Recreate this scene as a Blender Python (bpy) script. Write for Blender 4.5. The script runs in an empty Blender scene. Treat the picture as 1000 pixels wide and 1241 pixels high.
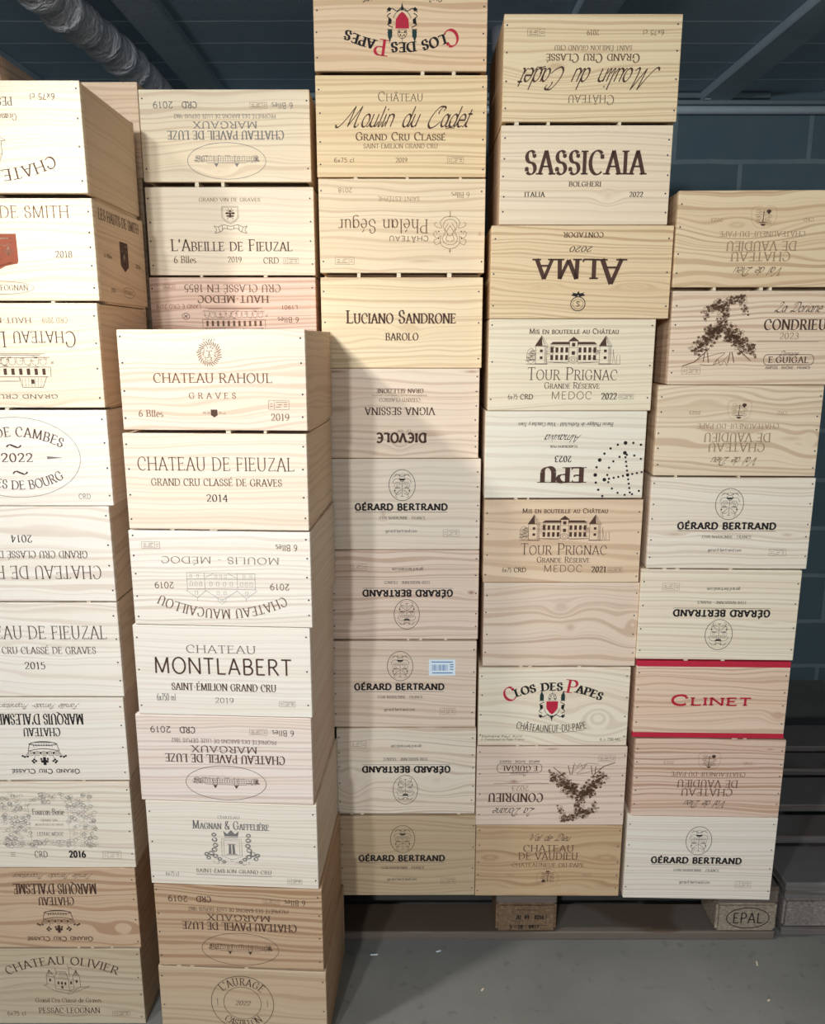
import bpy, bmesh, math, random
from mathutils import Vector

scene = bpy.context.scene
COL = scene.collection

# ---------------------------------------------------------------- camera
CAM_H, FOCAL_PX, TILT = 1.41, 960.0, math.atan(0.215)
cam_data = bpy.data.cameras.new('camera')
cam_data.sensor_fit = 'VERTICAL'
cam_data.sensor_height = 36.0
cam_data.lens = FOCAL_PX / 1241.0 * 36.0
cam_data.clip_start = 0.02
cam = bpy.data.objects.new('camera', cam_data)
COL.objects.link(cam)
cam.location = (0, 0, CAM_H)
cam.rotation_euler = (math.pi / 2 - TILT, 0, 0)
scene.camera = cam

# ---------------------------------------------------------------- light and exposure
scene.view_settings.view_transform = 'Standard'
scene.view_settings.look = 'None'
scene.view_settings.gamma = 1.0
scene.view_settings.use_curve_mapping = False
scene.view_settings.exposure = 0.0
world = bpy.data.worlds.new('cellar_air')
scene.world = world
world.use_nodes = True
world.node_tree.nodes['Background'].inputs[0].default_value = (0.75, 0.85, 1.0, 1)
world.node_tree.nodes['Background'].inputs[1].default_value = 0.02


def lamp(name, loc, power, size, color=(1, 1, 1), aim=None, spread=180):
    d = bpy.data.lights.new(name, 'AREA')
    d.shape = 'RECTANGLE'
    d.size, d.size_y = size
    d.energy = power
    d.color = color
    d.spread = math.radians(spread)
    o = bpy.data.objects.new(name, d)
    COL.objects.link(o)
    o.location = loc
    if aim:
        o.rotation_euler = (Vector(aim) - Vector(loc)).to_track_quat('-Z', 'Y').to_euler()
    return o


lamp('hanging_lamp_near_left_stack', (-0.87, 0.915, 2.05), 6.3, (0.07, 0.07), (1.0, 0.97, 0.94), aim=(0.75, 1.25, 0.0), spread=110)
lamp('hanging_lamp_front', (-0.83, -0.45, 2.05), 17, (0.08, 0.08), (0.90, 0.955, 1.0), aim=(0.0, 1.6, 1.2))
lamp('hanging_lamp_behind_camera', (-0.83, -2.2, 2.05), 52, (0.12, 0.12), (0.90, 0.955, 1.0), aim=(0.1, 1.6, 1.5))
lamp('added_fill_light', (0.55, -2.8, 1.25), 29, (0.9, 1.3), (0.97, 0.98, 1.0), aim=(0.2, 1.6, 1.75))  # unseen fill added behind the camera to lift crates and ceiling, no doorway there


# ---------------------------------------------------------------- node helpers
def new_mat(name):
    m = bpy.data.materials.new(name)
    m.use_nodes = True
    nt = m.node_tree
    b = nt.nodes['Principled BSDF']
    b.inputs['Roughness'].default_value = 0.6
    b.inputs['Specular IOR Level'].default_value = 0.2
    return m, nt, b


def sset(nt, sock, val):
    if isinstance(val, bpy.types.NodeSocket):
        nt.links.new(val, sock)
    elif val is not None:
        sock.default_value = val


def M(nt, op, a, b=None, c=None, clamp=False):
    n = nt.nodes.new('ShaderNodeMath')
    n.operation = op
    n.use_clamp = clamp
    for i, v in enumerate((a, b, c)):
        if v is not None:
            sset(nt, n.inputs[i], v)
    return n.outputs[0]


def NOISE(nt, vec=None, w=None, scale=1.0, detail=2.0, rough=0.5, dist=0.0):
    n = nt.nodes.new('ShaderNodeTexNoise')
    if w is not None:
        n.noise_dimensions = '1D'
        sset(nt, n.inputs['W'], w)
    else:
        sset(nt, n.inputs['Vector'], vec)
    n.inputs['Scale'].default_value = scale
    n.inputs['Detail'].default_value = detail
    n.inputs['Roughness'].default_value = rough
    n.inputs['Distortion'].default_value = dist
    return n.outputs['Fac']


def RAMP(nt, fac, stops, interp='LINEAR'):
    n = nt.nodes.new('ShaderNodeValToRGB')
    n.color_ramp.interpolation = interp
    el = n.color_ramp.elements
    while len(el) < len(stops):
        el.new(0.5)
    for e, (p, c) in zip(el, stops):
        e.position = p
        e.color = (c, c, c, 1) if isinstance(c, (int, float)) else (*c, 1)
    sset(nt, n.inputs[0], fac)
    return n.outputs[0]


def MIX(nt, fac, a, b, blend='MIX'):
    n = nt.nodes.new('ShaderNodeMix')
    n.data_type = 'RGBA'
    n.blend_type = blend
    sset(nt, n.inputs[0], fac)
    sset(nt, n.inputs[6], (*a, 1) if isinstance(a, tuple) else a)
    sset(nt, n.inputs[7], (*b, 1) if isinstance(b, tuple) else b)
    return n.outputs[2]


def VEC(nt, scale=(1, 1, 1), loc=(0, 0, 0)):
    t = nt.nodes.new('ShaderNodeTexCoord')
    m = nt.nodes.new('ShaderNodeMapping')
    m.inputs['Scale'].default_value = scale
    m.inputs['Location'].default_value = loc
    nt.links.new(t.outputs['Object'], m.inputs['Vector'])
    return m.outputs[0], t.outputs['Object']


def BUMP(nt, bsdf, h, strength=0.2, dist=0.002):
    n = nt.nodes.new('ShaderNodeBump')
    n.inputs['Strength'].default_value = strength
    n.inputs['Distance'].default_value = dist
    nt.links.new(h, n.inputs['Height'])
    nt.links.new(n.outputs[0], bsdf.inputs['Normal'])


def lin(c):
    return tuple(((x / 255) / 12.92 if x / 255 <= 0.04045 else ((x / 255 + 0.055) / 1.055) ** 2.4) for x in c)


def sep(nt, v):
    n = nt.nodes.new('ShaderNodeSeparateXYZ')
    nt.links.new(v, n.inputs[0])
    return n.outputs


def pine(seed, base, grain=0.5, freq=95.0, wave=0.012, late=(0.54, 0.39, 0.29), knots=(), bands=0.3):
    """Sawn softwood: growth lines run along the board, bend round the knots."""
    m, nt, b = new_mat('pine_wood')
    rnd = random.Random(seed)
    off = (rnd.uniform(-9, 9), rnd.uniform(-9, 9), rnd.uniform(-9, 9))
    v, raw = VEC(nt, (1.3, 1.3, 5.0), off)
    o = sep(nt, raw)
    freq *= 1.75
    grain = min(1.0, grain * 1.25)
    base = tuple(base[i] * 0.66 + (236, 218, 204)[i] * 0.34 for i in range(3))
    n1 = M(nt, 'SUBTRACT', NOISE(nt, v, scale=2.2, detail=2), 0.5)
    g = M(nt, 'MULTIPLY_ADD', n1, wave * 4, o[2])
    g = M(nt, 'MULTIPLY_ADD', o[1], 0.04, g)
    g = M(nt, 'MULTIPLY_ADD', o[0], rnd.uniform(-0.02, 0.02), g)
    dark = None
    for (kx, kz, rx, rz, dk) in knots:
        dx = M(nt, 'DIVIDE', M(nt, 'SUBTRACT', o[0], kx), rx)
        dz = M(nt, 'DIVIDE', M(nt, 'SUBTRACT', o[2], kz), rz)
        r2 = M(nt, 'ADD', M(nt, 'MULTIPLY', dx, dx), M(nt, 'MULTIPLY', dz, dz))
        e = M(nt, 'EXPONENT', M(nt, 'MULTIPLY', r2, -0.55))
        ring = M(nt, 'MULTIPLY_ADD', M(nt, 'SQRT', r2), rz * 0.8, kz)
        g = M(nt, 'ADD', M(nt, 'MULTIPLY', g, M(nt, 'SUBTRACT', 1.0, e)), M(nt, 'MULTIPLY', ring, e))
        d = M(nt, 'MULTIPLY', M(nt, 'EXPONENT', M(nt, 'MULTIPLY', r2, -2.2)), dk)
        dark = d if dark is None else M(nt, 'MAXIMUM', dark, d)
    w = M(nt, 'ADD', g, seed * 3.17)
    ln = NOISE(nt, w=w, scale=freq, detail=1.5, rough=0.45)
    lines = RAMP(nt, ln, [(0.48, 0.0), (0.60, 1.0)])
    br = NOISE(nt, w=w, scale=freq * 0.22, detail=1, rough=0.5)
    broad = RAMP(nt, br, [(0.35, 0.0), (0.7, 1.0)])
    vf, _ = VEC(nt, (6, 6, 420), off)
    fib = NOISE(nt, vf, scale=1.0, detail=2)
    patch = NOISE(nt, v, scale=1.1, detail=2)
    bl = lin(base)
    lt = tuple(bl[i] * late[i] for i in range(3))
    fac = M(nt, 'MULTIPLY', lines, M(nt, 'MULTIPLY_ADD', patch, grain * 1.3, grain * 0.15))
    c = MIX(nt, fac, bl, lt)
    fb = M(nt, 'MULTIPLY', broad, bands)
    c = MIX(nt, fb, c, tuple(bl[i] * (0.90, 0.80, 0.70)[i] for i in range(3)))
    c = MIX(nt, M(nt, 'MULTIPLY', fib, 0.16), c, tuple(x * 0.72 for x in bl))
    if dark is not None:
        c = MIX(nt, dark, c, (bl[0] * 0.42, bl[1] * 0.24, bl[2] * 0.16))
    nt.links.new(c, b.inputs['Base Color'])
    b.inputs['Roughness'].default_value = 0.62
    BUMP(nt, b, fib, 0.12, 0.0006)
    return m


def plain(name, color, rough=0.6, metal=0.0, var=0.15, scale=60.0, spec=0.2):
    m, nt, b = new_mat(name)
    v, raw = VEC(nt)
    n = NOISE(nt, raw, scale=scale, detail=3)
    c = MIX(nt, n, tuple(x * (1 - var) for x in color), tuple(min(1, x * (1 + var)) for x in color))
    nt.links.new(c, b.inputs['Base Color'])
    b.inputs['Roughness'].default_value = rough
    b.inputs['Metallic'].default_value = metal
    b.inputs['Specular IOR Level'].default_value = spec
    return m


INKS = dict(black=plain('black_ink', (0.022, 0.018, 0.018), 0.7), brown=plain('brown_ink', (0.085, 0.042, 0.03), 0.7),
            sepia=plain('sepia_ink', (0.16, 0.085, 0.05), 0.7), faded=plain('faded_ink', (0.34, 0.22, 0.13), 0.7),
            grey=plain('grey_ink', (0.2, 0.18, 0.17), 0.7), red=plain('red_ink', (0.5, 0.02, 0.045), 0.6),
            rust=plain('rust_ink', (0.27, 0.07, 0.035), 0.7), green=plain('dark_green_ink', (0.02, 0.045, 0.04), 0.7),
            nail=plain('nail_steel', (0.06, 0.055, 0.06), 0.45, 0.3), white=plain('white_paper', (0.78, 0.85, 0.9), 0.5, var=0.03),
            blue=plain('blue_ink', (0.08, 0.22, 0.45), 0.6), pale=plain('pale_wood', (0.78, 0.66, 0.48), 0.6))
INK_ORDER = list(INKS)


# ---------------------------------------------------------------- object helpers
def link_mesh(name, me, parent=None, mats=()):
    o = bpy.data.objects.new(name, me)
    COL.objects.link(o)
    for m in mats:
        me.materials.append(m)
    if parent is not None:
        o.parent = parent
    return o


def box_bm(bm, lo, hi, bevel=0.0, seg=1):
    b2 = bmesh.new()
    bmesh.ops.create_cube(b2, size=1.0)
    for v in b2.verts:
        for i in range(3):
            v.co[i] = lo[i] + (v.co[i] + 0.5) * (hi[i] - lo[i])
    if bevel > 0:
        bmesh.ops.bevel(b2, geom=list(b2.edges), offset=bevel, segments=seg, affect='EDGES', clamp_overlap=True)
    tmp = bpy.data.meshes.new('tmp')
    b2.to_mesh(tmp)
    b2.free()
    bm.from_mesh(tmp)
    bpy.data.meshes.remove(tmp)


def box(name, lo, hi, mat, parent=None, bevel=0.0008, seg=1):
    bm = bmesh.new()
    box_bm(bm, lo, hi, bevel, seg)
    me = bpy.data.meshes.new(name)
    bm.to_mesh(me)
    bm.free()
    return link_mesh(name, me, parent, [mat])


def tube_mesh(name, pts, radii, sides=20, caps=True):
    """Tube through points with one radius per point."""
    bm = bmesh.new()
    rings = []
    P = [Vector(p) for p in pts]
    for i, p in enumerate(P):
        t = (P[min(i + 1, len(P) - 1)] - P[max(i - 1, 0)]).normalized()
        a = t.cross(Vector((0, 0, 1)))
        if a.length < 0.1:
            a = t.cross(Vector((1, 0, 0)))
        a.normalize()
        b = t.cross(a)
        r = radii[i] if isinstance(radii, (list, tuple)) else radii
        rings.append([bm.verts.new(p + (a * math.cos(2 * math.pi * k / sides) + b * math.sin(2 * math.pi * k / sides)) * r)
                      for k in range(sides)])
    for q, s in zip(rings, rings[1:]):
        for k in range(sides):
            f = bm.faces.new((q[k], q[(k + 1) % sides], s[(k + 1) % sides], s[k]))
            f.smooth = True
    if caps:
        bm.faces.new(list(reversed(rings[0])))
        bm.faces.new(rings[-1])
    bmesh.ops.recalc_face_normals(bm, faces=bm.faces)
    me = bpy.data.meshes.new(name)
    bm.to_mesh(me)
    bm.free()
    return me


def thing(name, loc, label, cat, group=None, rz=0.0):
    o = bpy.data.objects.new(name, None)
    COL.objects.link(o)
    o.location = loc
    o.rotation_euler = (0, 0, rz)
    o.empty_display_size = 0.05
    tag(o, label, cat, group)
    return o


def tag(o, label, cat, group=None, kind=None):
    if label:
        o['label'] = label
    if cat:
        o['category'] = cat
    if group:
        o['group'] = group
    if kind:
        o['kind'] = kind
    return o


# ---------------------------------------------------------------- lettering
# Each glyph: advance | strokes.  l = line, a = elliptical arc (cx,cy,rx,ry,a0,a1), c = smooth curve.
# Trailing s / e puts a serif on the start / end, v a beak on the end of an arm.
FONT = {
 'A': '.74|l.07,0,.37,1,s|l.37,1,.67,0,e|l.17,.34,.57,.34',
 'B': '.64|l.12,0,.12,1,se|l.12,.97,.32,.97|a.32,.75,.2,.235,90,-90|l.12,.52,.34,.52|a.34,.265,.23,.25,90,-90|l.12,.02,.34,.02',
 'C': '.72|a.4,.5,.33,.5,48,312|l.62,.84,.64,.66,v',
 'D': '.78|l.12,0,.12,1,se|l.12,.97,.34,.97|a.34,.5,.36,.475,90,-90|l.12,.03,.34,.03',
 'E': '.6|l.12,0,.12,1,se|l.12,.97,.51,.97,v|l.12,.52,.43,.52,v|l.12,.03,.54,.03,v',
 'F': '.57|l.12,0,.12,1,se|l.12,.97,.51,.97,v|l.12,.5,.42,.5,v',
 'G': '.78|a.4,.5,.33,.5,48,318|l.65,.08,.65,.42,e|l.62,.84,.64,.68,v',
 'H': '.8|l.12,0,.12,1,se|l.67,0,.67,1,se|l.12,.52,.67,.52',
 'I': '.26|l.13,0,.13,1,se',
 'J': '.45|l.3,.2,.3,1,e|a.16,.2,.14,.2,0,-150',
 'K': '.74|l.12,0,.12,1,se|l.14,.42,.58,1,e|l.28,.58,.64,0,e',
 'L': '.57|l.12,0,.12,1,se|l.12,.03,.53,.03,v',
 'M': '.94|l.12,0,.14,1,s|l.14,1,.46,.05|l.46,.05,.78,1|l.78,1,.8,0,e',
 'N': '.8|l.12,0,.12,1,se|l.12,1,.68,0|l.68,0,.68,1,e',
 'O': '.8|a.4,.5,.34,.5,0,360',
 'P': '.6|l.12,0,.12,1,se|l.12,.97,.32,.97|a.32,.72,.22,.25,90,-90|l.12,.47,.32,.47',
 'Q': '.8|a.4,.5,.34,.5,0,360|c.42,.1,.55,-.08,.78,-.14',
 'R': '.68|l.12,0,.12,1,se|l.12,.97,.32,.97|a.32,.74,.21,.235,90,-90|l.12,.5,.32,.5|l.32,.5,.62,0,e',
 'S': '.56|a.28,.745,.19,.245,35,270|a.28,.255,.21,.245,90,-145|l.44,.86,.45,.72,v|l.1,.14,.09,.3,v',
 'T': '.64|l.32,0,.32,1,s|l.32,.97,.05,.97,v|l.32,.97,.59,.97,v',
 'U': '.76|l.12,.32,.12,1,e|a.37,.32,.25,.32,180,360|l.62,.32,.62,1,e',
 'V': '.72|l.05,1,.37,0,s|l.37,0,.68,1,e',
 'W': '1.0|l.05,1,.28,0,s|l.28,0,.5,.95|l.5,.95,.73,0|l.73,0,.95,1,e',
 'X': '.7|l.07,1,.62,0,se|l.08,0,.6,1,se',
 'Y': '.66|l.04,1,.33,.48,s|l.33,.48,.62,1,e|l.33,.48,.33,0,e',
 'Z': '.64|l.08,.97,.57,.97|l.57,.97,.07,.03|l.07,.03,.57,.03,v',
 '0': '.56|a.28,.5,.21,.5,0,360', '1': '.44|l.24,0,.24,1,s|l.24,1,.09,.84',
 '2': '.54|c.08,.74,.13,.94,.28,1,.42,.9,.45,.72,.33,.42,.07,.03|l.07,.03,.48,.03,v',
 '3': '.54|c.08,.84,.26,1,.42,.87,.41,.66,.22,.55|c.22,.55,.44,.46,.47,.22,.32,.01,.15,.01,.06,.15',
 '4': '.56|l.38,0,.38,1,s|l.38,1,.05,.3|l.05,.3,.52,.3',
 '5': '.52|l.14,.97,.46,.97|l.14,.97,.12,.56|c.12,.56,.28,.63,.44,.5,.44,.2,.28,0,.06,.1',
 '6': '.56|c.42,1,.22,.8,.1,.5,.09,.28|a.29,.28,.2,.28,0,360', '7': '.52|l.07,.97,.48,.97|l.48,.97,.2,0',
 '8': '.56|a.28,.76,.17,.24,0,360|a.28,.27,.21,.27,0,360', '9': '.56|a.27,.7,.2,.29,0,360|c.47,.7,.46,.4,.34,.15,.14,0',
 'a': '.54|a.25,.3,.17,.3,0,360|l.45,.62,.45,.06|c.45,.06,.48,0,.53,.03', 'b': '.52|l.1,0,.1,1|a.29,.3,.19,.31,0,360',
 'c': '.46|a.26,.3,.2,.31,45,315', 'd': '.54|a.26,.3,.19,.31,0,360|l.45,1,.45,0,e',
 'e': '.48|a.26,.3,.19,.31,0,310|l.07,.32,.45,.32', 'f': '.34|l.16,0,.16,.8,s|a.3,.8,.14,.2,180,60|l.03,.6,.3,.6',
 'g': '.52|a.26,.31,.19,.29,0,360|l.45,.62,.45,-.1|a.26,-.1,.19,.18,0,-150',
 'h': '.54|l.1,0,.1,1,s|a.27,.4,.17,.21,180,0|l.44,.4,.44,0,e', 'i': '.24|l.12,0,.12,.62,s|l.12,.8,.12,.88',
 'j': '.24|l.12,-.15,.12,.62|l.12,.8,.12,.88', 'k': '.5|l.1,0,.1,1,s|l.1,.25,.42,.62|l.2,.36,.46,0,e',
 'l': '.24|l.12,0,.12,1,s', 'm': '.82|l.1,0,.1,.62,s|a.25,.42,.15,.19,180,0|l.4,.42,.4,0,e|a.55,.42,.15,.19,180,0|l.7,.42,.7,0,e',
 'n': '.54|l.1,0,.1,.62,s|a.27,.41,.17,.2,180,0|l.44,.41,.44,0,e', 'o': '.52|a.26,.3,.2,.31,0,360',
 'p': '.52|l.1,-.28,.1,.62,s|a.29,.3,.19,.31,0,360', 'q': '.52|l.44,-.28,.44,.62|a.26,.3,.19,.31,0,360',
 'r': '.38|l.1,0,.1,.62,s|a.25,.43,.15,.18,180,50', 's': '.4|a.2,.46,.13,.15,40,270|a.2,.15,.14,.15,90,-140',
 't': '.34|l.15,.85,.15,.14|a.25,.14,.1,.14,180,300|l.03,.62,.3,.62', 'u': '.54|l.1,.62,.1,.2|a.26,.2,.16,.2,180,360|l.42,.62,.42,0,e',
 'v': '.48|l.04,.62,.24,0|l.24,0,.44,.62', 'w': '.7|l.04,.62,.2,0|l.2,0,.35,.6|l.35,.6,.5,0|l.5,0,.66,.62',
 'x': '.48|l.05,.62,.42,0|l.06,0,.41,.62', 'y': '.48|l.04,.62,.25,.02|l.44,.62,.16,-.28', 'z': '.44|l.06,.6,.38,.6|l.38,.6,.06,.02|l.06,.02,.4,.02',
 '-': '.36|l.06,.4,.3,.4', '.': '.2|l.1,0,.1,.08', "'": '.2|l.1,1,.08,.74', '&': '.7|c.62,0,.2,.62,.22,.92,.38,.98,.42,.8,.1,.35,.12,.1,.3,0,.5,.15,.62,.42',
 ' ': '.34|', 'ε': '.68|a.4,.5,.32,.5,48,312|l.1,.5,.52,.5', '/': '.4|l.05,0,.35,1', '~': '.8|c.05,.35,.2,.55,.4,.42,.6,.3,.75,.5', ':': '.2|l.1,0,.1,.08|l.1,.5,.1,.58',
 # handwriting capitals
 '@M': '1.15|c-.42,.1,-.34,-.03,-.15,.03,.15,.45,.42,1|l.42,1,.36,0|l.36,0,.84,1|c.84,1,.78,.4,.8,.06,.9,-.02,1.05,.12',
 '@C': '.82|c.5,.62,.5,.78,.66,.98,.8,.9,.74,.76|c.72,.98,.4,.95,.14,.55,.1,.15,.3,-.06,.58,.02,.82,.24',
 '@D': '.85|c.42,.95,.34,.5,.22,.06,.08,0,.06,.1,.25,.08,.6,.06,.82,.45,.7,.92,.35,1.02,.1,.85,.12,.7',
 '@V': '.8|c-.1,.75,.02,1,.14,.8,.18,.35,.22,0|c.22,0,.45,.5,.72,1,.86,.98',
 '@L': '.7|c.15,.8,.3,1.02,.5,.9,.3,.4,.1,.03,-.02,.1,.1,.16,.35,0,.6,-.02,.72,.1',
 '@F': '.7|c.1,.85,.3,1,.75,.97|c.45,.97,.32,.4,.15,0,-.02,.08|l.2,.5,.52,.54',
 '@P': '.7|c.4,.95,.28,.4,.12,0|c.1,.8,.3,1,.6,.95,.66,.7,.45,.5,.26,.5',
 '@G': '.8|c.75,.8,.6,1,.3,.85,.1,.4,.2,.02,.45,0,.62,.25,.66,.45|c.66,.45,.6,0,.4,-.3,.15,-.2',
 '@E': '.6|c.55,.85,.4,1,.22,.85,.4,.55|c.4,.55,.1,.4,.1,.1,.3,-.02,.55,.15',
}
ACCENT = {'É': ('E', 'l.3,1.08,.46,1.26'), 'Â': ('A', 'l.2,1.08,.37,1.24|l.37,1.24,.54,1.08'), 'È': ('E', 'l.46,1.08,.3,1.26'),
          'Ô': ('O', 'l.24,1.08,.4,1.24|l.4,1.24,.56,1.08'), 'é': ('e', 'l.24,.72,.36,.92'), 'â': ('a', 'l.1,.72,.26,.9|l.26,.9,.4,.72'),
          'è': ('e', 'l.36,.72,.24,.92'), 'ñ': ('n', 'l.1,.74,.42,.78'), 'ô': ('o', 'l.1,.72,.26,.9|l.26,.9,.4,.72')}
# style: thick, thin, serif half-length, shear, extra letter gap
STYLE = {'serif': (.125, .045, .08, 0, .05), 'light': (.085, .035, .075, 0, .05), 'bold': (.18, .06, .08, 0, .075),
         'fat': (.27, .05, .10, 0, .03), 'sans': (.105, .095, 0, 0, .06), 'wide': (.25, .19, .02, 0, .10), 'thin': (.07, .06, 0, 0, .10),
         'italic': (.13, .05, .07, .22, .03), 'script': (.14, .04, 0, .55, .0), 'goth': (.24, .07, .12, 0, .05),
         'slim': (.16, .06, .08, 0, .05), 'semi': (.15, .12, .035, 0, .06)}


def smooth_pts(p, n=6):
    out = []
    for i in range(len(p) - 1):
        p0, p1, p2, p3 = p[max(i - 1, 0)], p[i], p[i + 1], p[min(i + 2, len(p) - 1)]
        for k in range(n):
            t = k / n
            out.append(tuple(0.5 * (2 * p1[j] + (p2[j] - p0[j]) * t + (2 * p0[j] - 5 * p1[j] + 4 * p2[j] - p3[j]) * t * t +
                                    (3 * p1[j] - p0[j] - 3 * p2[j] + p3[j]) * t ** 3) for j in (0, 1)))
    out.append(p[-1])
    return out


def arc_pts(cx, cy, rx, ry, a0, a1, n=None):
    n = n or max(4, int(abs(a1 - a0) / 20))
    return [(cx + rx * math.cos(math.radians(a0 + (a1 - a0) * i / n)), cy + ry * math.sin(math.radians(a0 + (a1 - a0) * i / n)))
            for i in range(n + 1)]


PARSED = {}


def glyph(ch):
    if ch in PARSED:
        return PARSED[ch]
    extra = ''
    src = ch
    if ch in ACCENT:
        src, extra = ACCENT[ch][0], '|' + ACCENT[ch][1]
    spec = FONT.get(src, FONT['-']) + extra
    adv, *st = spec.split('|')
    strokes = []
    for s in st:
        if not s:
            continue
        k = s[0]
        it = s[1:].split(',')
        fl = ''
        if it[-1].isalpha():
            fl = it.pop()
        v = [float(x) for x in it]
        if k == 'l':
            pts = [(v[0], v[1]), (v[2], v[3])]
        elif k == 'a':
            pts = arc_pts(*v)
        else:
            pts = smooth_pts(list(zip(v[0::2], v[1::2])), 5)
        strokes.append((k, pts, fl))
    PARSED[ch] = (float(adv), strokes)
    return PARSED[ch]


class Ink:
    """Printing on one board face: collects flat polygons in face metres (x right, y up, as read upright)."""

    def __init__(self, W, H, flip=False, Wd=None, anchor=1):
        self.W, self.H, self.flip = W, H, flip
        self.Wd = Wd or W
        self.shift = (W - self.Wd) if anchor == 1 else 0
        self.polys = []
        self.col = 'brown'

    # -- placement
    def at(self, u, v):
        return (u / 100 * self.Wd, (1 - v / 100) * self.H)

    def frame(self, u, v, w, h):
        cx, cy = self.at(u, v)
        a, b = w / 200 * self.Wd, h / 200 * self.H
        return lambda x, y: (cx + x * a, cy + y * b)

    def poly(self, pts, col=None):
        W, H = self.Wd, self.H
        if self.flip:
            pts = [(W - x, H - y) for x, y in pts]
        pts = [(x + self.shift, y) for x, y in pts]
        e = 0.0012
        for x, y in pts:
            if x < e or x > self.W - e or y < 0.0008 or y > self.H - 0.0008:
                return
        self.polys.append((pts, col or self.col))

    def stroke(self, pts, w, col=None, closed=False):
        n = len(pts)
        if n < 2:
            return
        L, R = [], []
        for i, p in enumerate(pts):
            if closed:
                a, b = pts[(i - 1) % n], pts[(i + 1) % n]
            else:
                a, b = pts[max(i - 1, 0)], pts[min(i + 1, n - 1)]
            dx, dy = b[0] - a[0], b[1] - a[1]
            d = math.hypot(dx, dy) or 1e-9
            ww = (w[i] if isinstance(w, list) else w) / 2
            nx, ny = -dy / d * ww, dx / d * ww
            L.append((p[0] + nx, p[1] + ny))
            R.append((p[0] - nx, p[1] - ny))
        for i in range(n if closed else n - 1):
            j = (i + 1) % n
            self.poly([R[i], R[j], L[j], L[i]], col)

    def lines(self, f, segs, w, col=None):
        for s in segs:
            self.stroke([f(s[i], s[i + 1]) for i in range(0, len(s), 2)], w, col)

    def ring(self, f, cx, cy, rx, ry, w, col=None, n=36, a0=0, a1=360):
        if a1 - a0 == 360:
            self.stroke([f(*p) for p in arc_pts(cx, cy, rx, ry, a0, a1, n)[:-1]], w, col, True)
        else:
            self.stroke([f(*p) for p in arc_pts(cx, cy, rx, ry, a0, a1, n)], w, col)

    def disc(self, f, cx, cy, rx, ry, col=None, n=10):
        self.poly([f(*p) for p in arc_pts(cx, cy, rx, ry, 0, 360, n)[:-1]], col)

    def fill(self, f, pts, col=None):
        self.poly([f(pts[i], pts[i + 1]) for i in range(0, len(pts), 2)], col)

    # -- words
    def glyphs(self, text, style, small=0.0):
        gap = STYLE[style][4]
        out, x = [], 0.0
        for n, ch in enumerate(text):
            s, c = 1.0, ch
            last = style == 'script' and text[n + 1:n + 2] in ('', ' ', ',')
            if small and ch.upper() != ch:
                s, c = small, ch.upper()
            if style == 'script' and '@' + c in FONT:
                c = '@' + c
            adv, st = glyph(c)
            out.append((x, s, st, ' ' if last else ch))
            x += (adv + gap + (0.22 if ch == ' ' and style == 'script' else 0)) * s
        return out, max(x - gap, 0.01)

    def put(self, tf, st, s, style, sx, h, col, ch=''):
        T, N, sf, sh, _ = STYLE[style]
        phi = math.radians(18 if style != 'script' else 40)
        asp = max(0.55, min(1.5, sx / h))

        def q(x, y):
            return tf(s * (x + sh * y), s * y)
        for k, pts, fl in st:
            ws = []
            n = len(pts)
            for i in range(n):
                a, b = pts[max(i - 1, 0)], pts[min(i + 1, n - 1)]
                th = math.atan2(b[1] - a[1], (b[0] - a[0] + sh * (b[1] - a[1])))
                m = abs(math.sin(th - phi)) ** 1.6
                ws.append((N + (T - N) * m) * (h * 0.45 + sx * 0.55 if k != 'l' or abs(pts[0][0] - pts[1][0]) < .2 else h * 0.7 + sx * 0.3) * (s ** 0.6))
            P = [q(*p) for p in pts]
            if k == 'l' and sh == 0:
                pass
            self.stroke(P, ws, col)
            if sf:
                th = N * 1.1
                for fc, p in (('s', pts[0]), ('e', pts[-1])):
                    if fc in fl:
                        L = sf + T * 0.5
                        y0 = p[1] - (th * 0.5 if p[1] > 0.5 else -th * 0.5)
                        self.stroke([q(p[0] - L, y0), q(p[0] + L, y0)], th * h, col)
                if 'v' in fl:
                    p = pts[-1]
                    d = 0.13 if abs(pts[0][0] - pts[1][0]) > 0.1 else 0.03
                    y1 = p[1] + (-d if p[1] > 0.7 else d)
                    self.stroke([q(p[0], p[1]), q(p[0] + .01, y1)], [T * 0.55 * h, N * h], col)
        if style == 'script' and ch.islower() and ch not in 'gyjq':
            xe = max(p[0] for _, pts, _ in st for p in pts)
            self.stroke([q(*p) for p in smooth_pts([(xe - .03, .04), (xe + .03, -.01), (xe + .1, .07), (xe + .15, .25)], 3)], N * h * 1.1, col)

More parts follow.
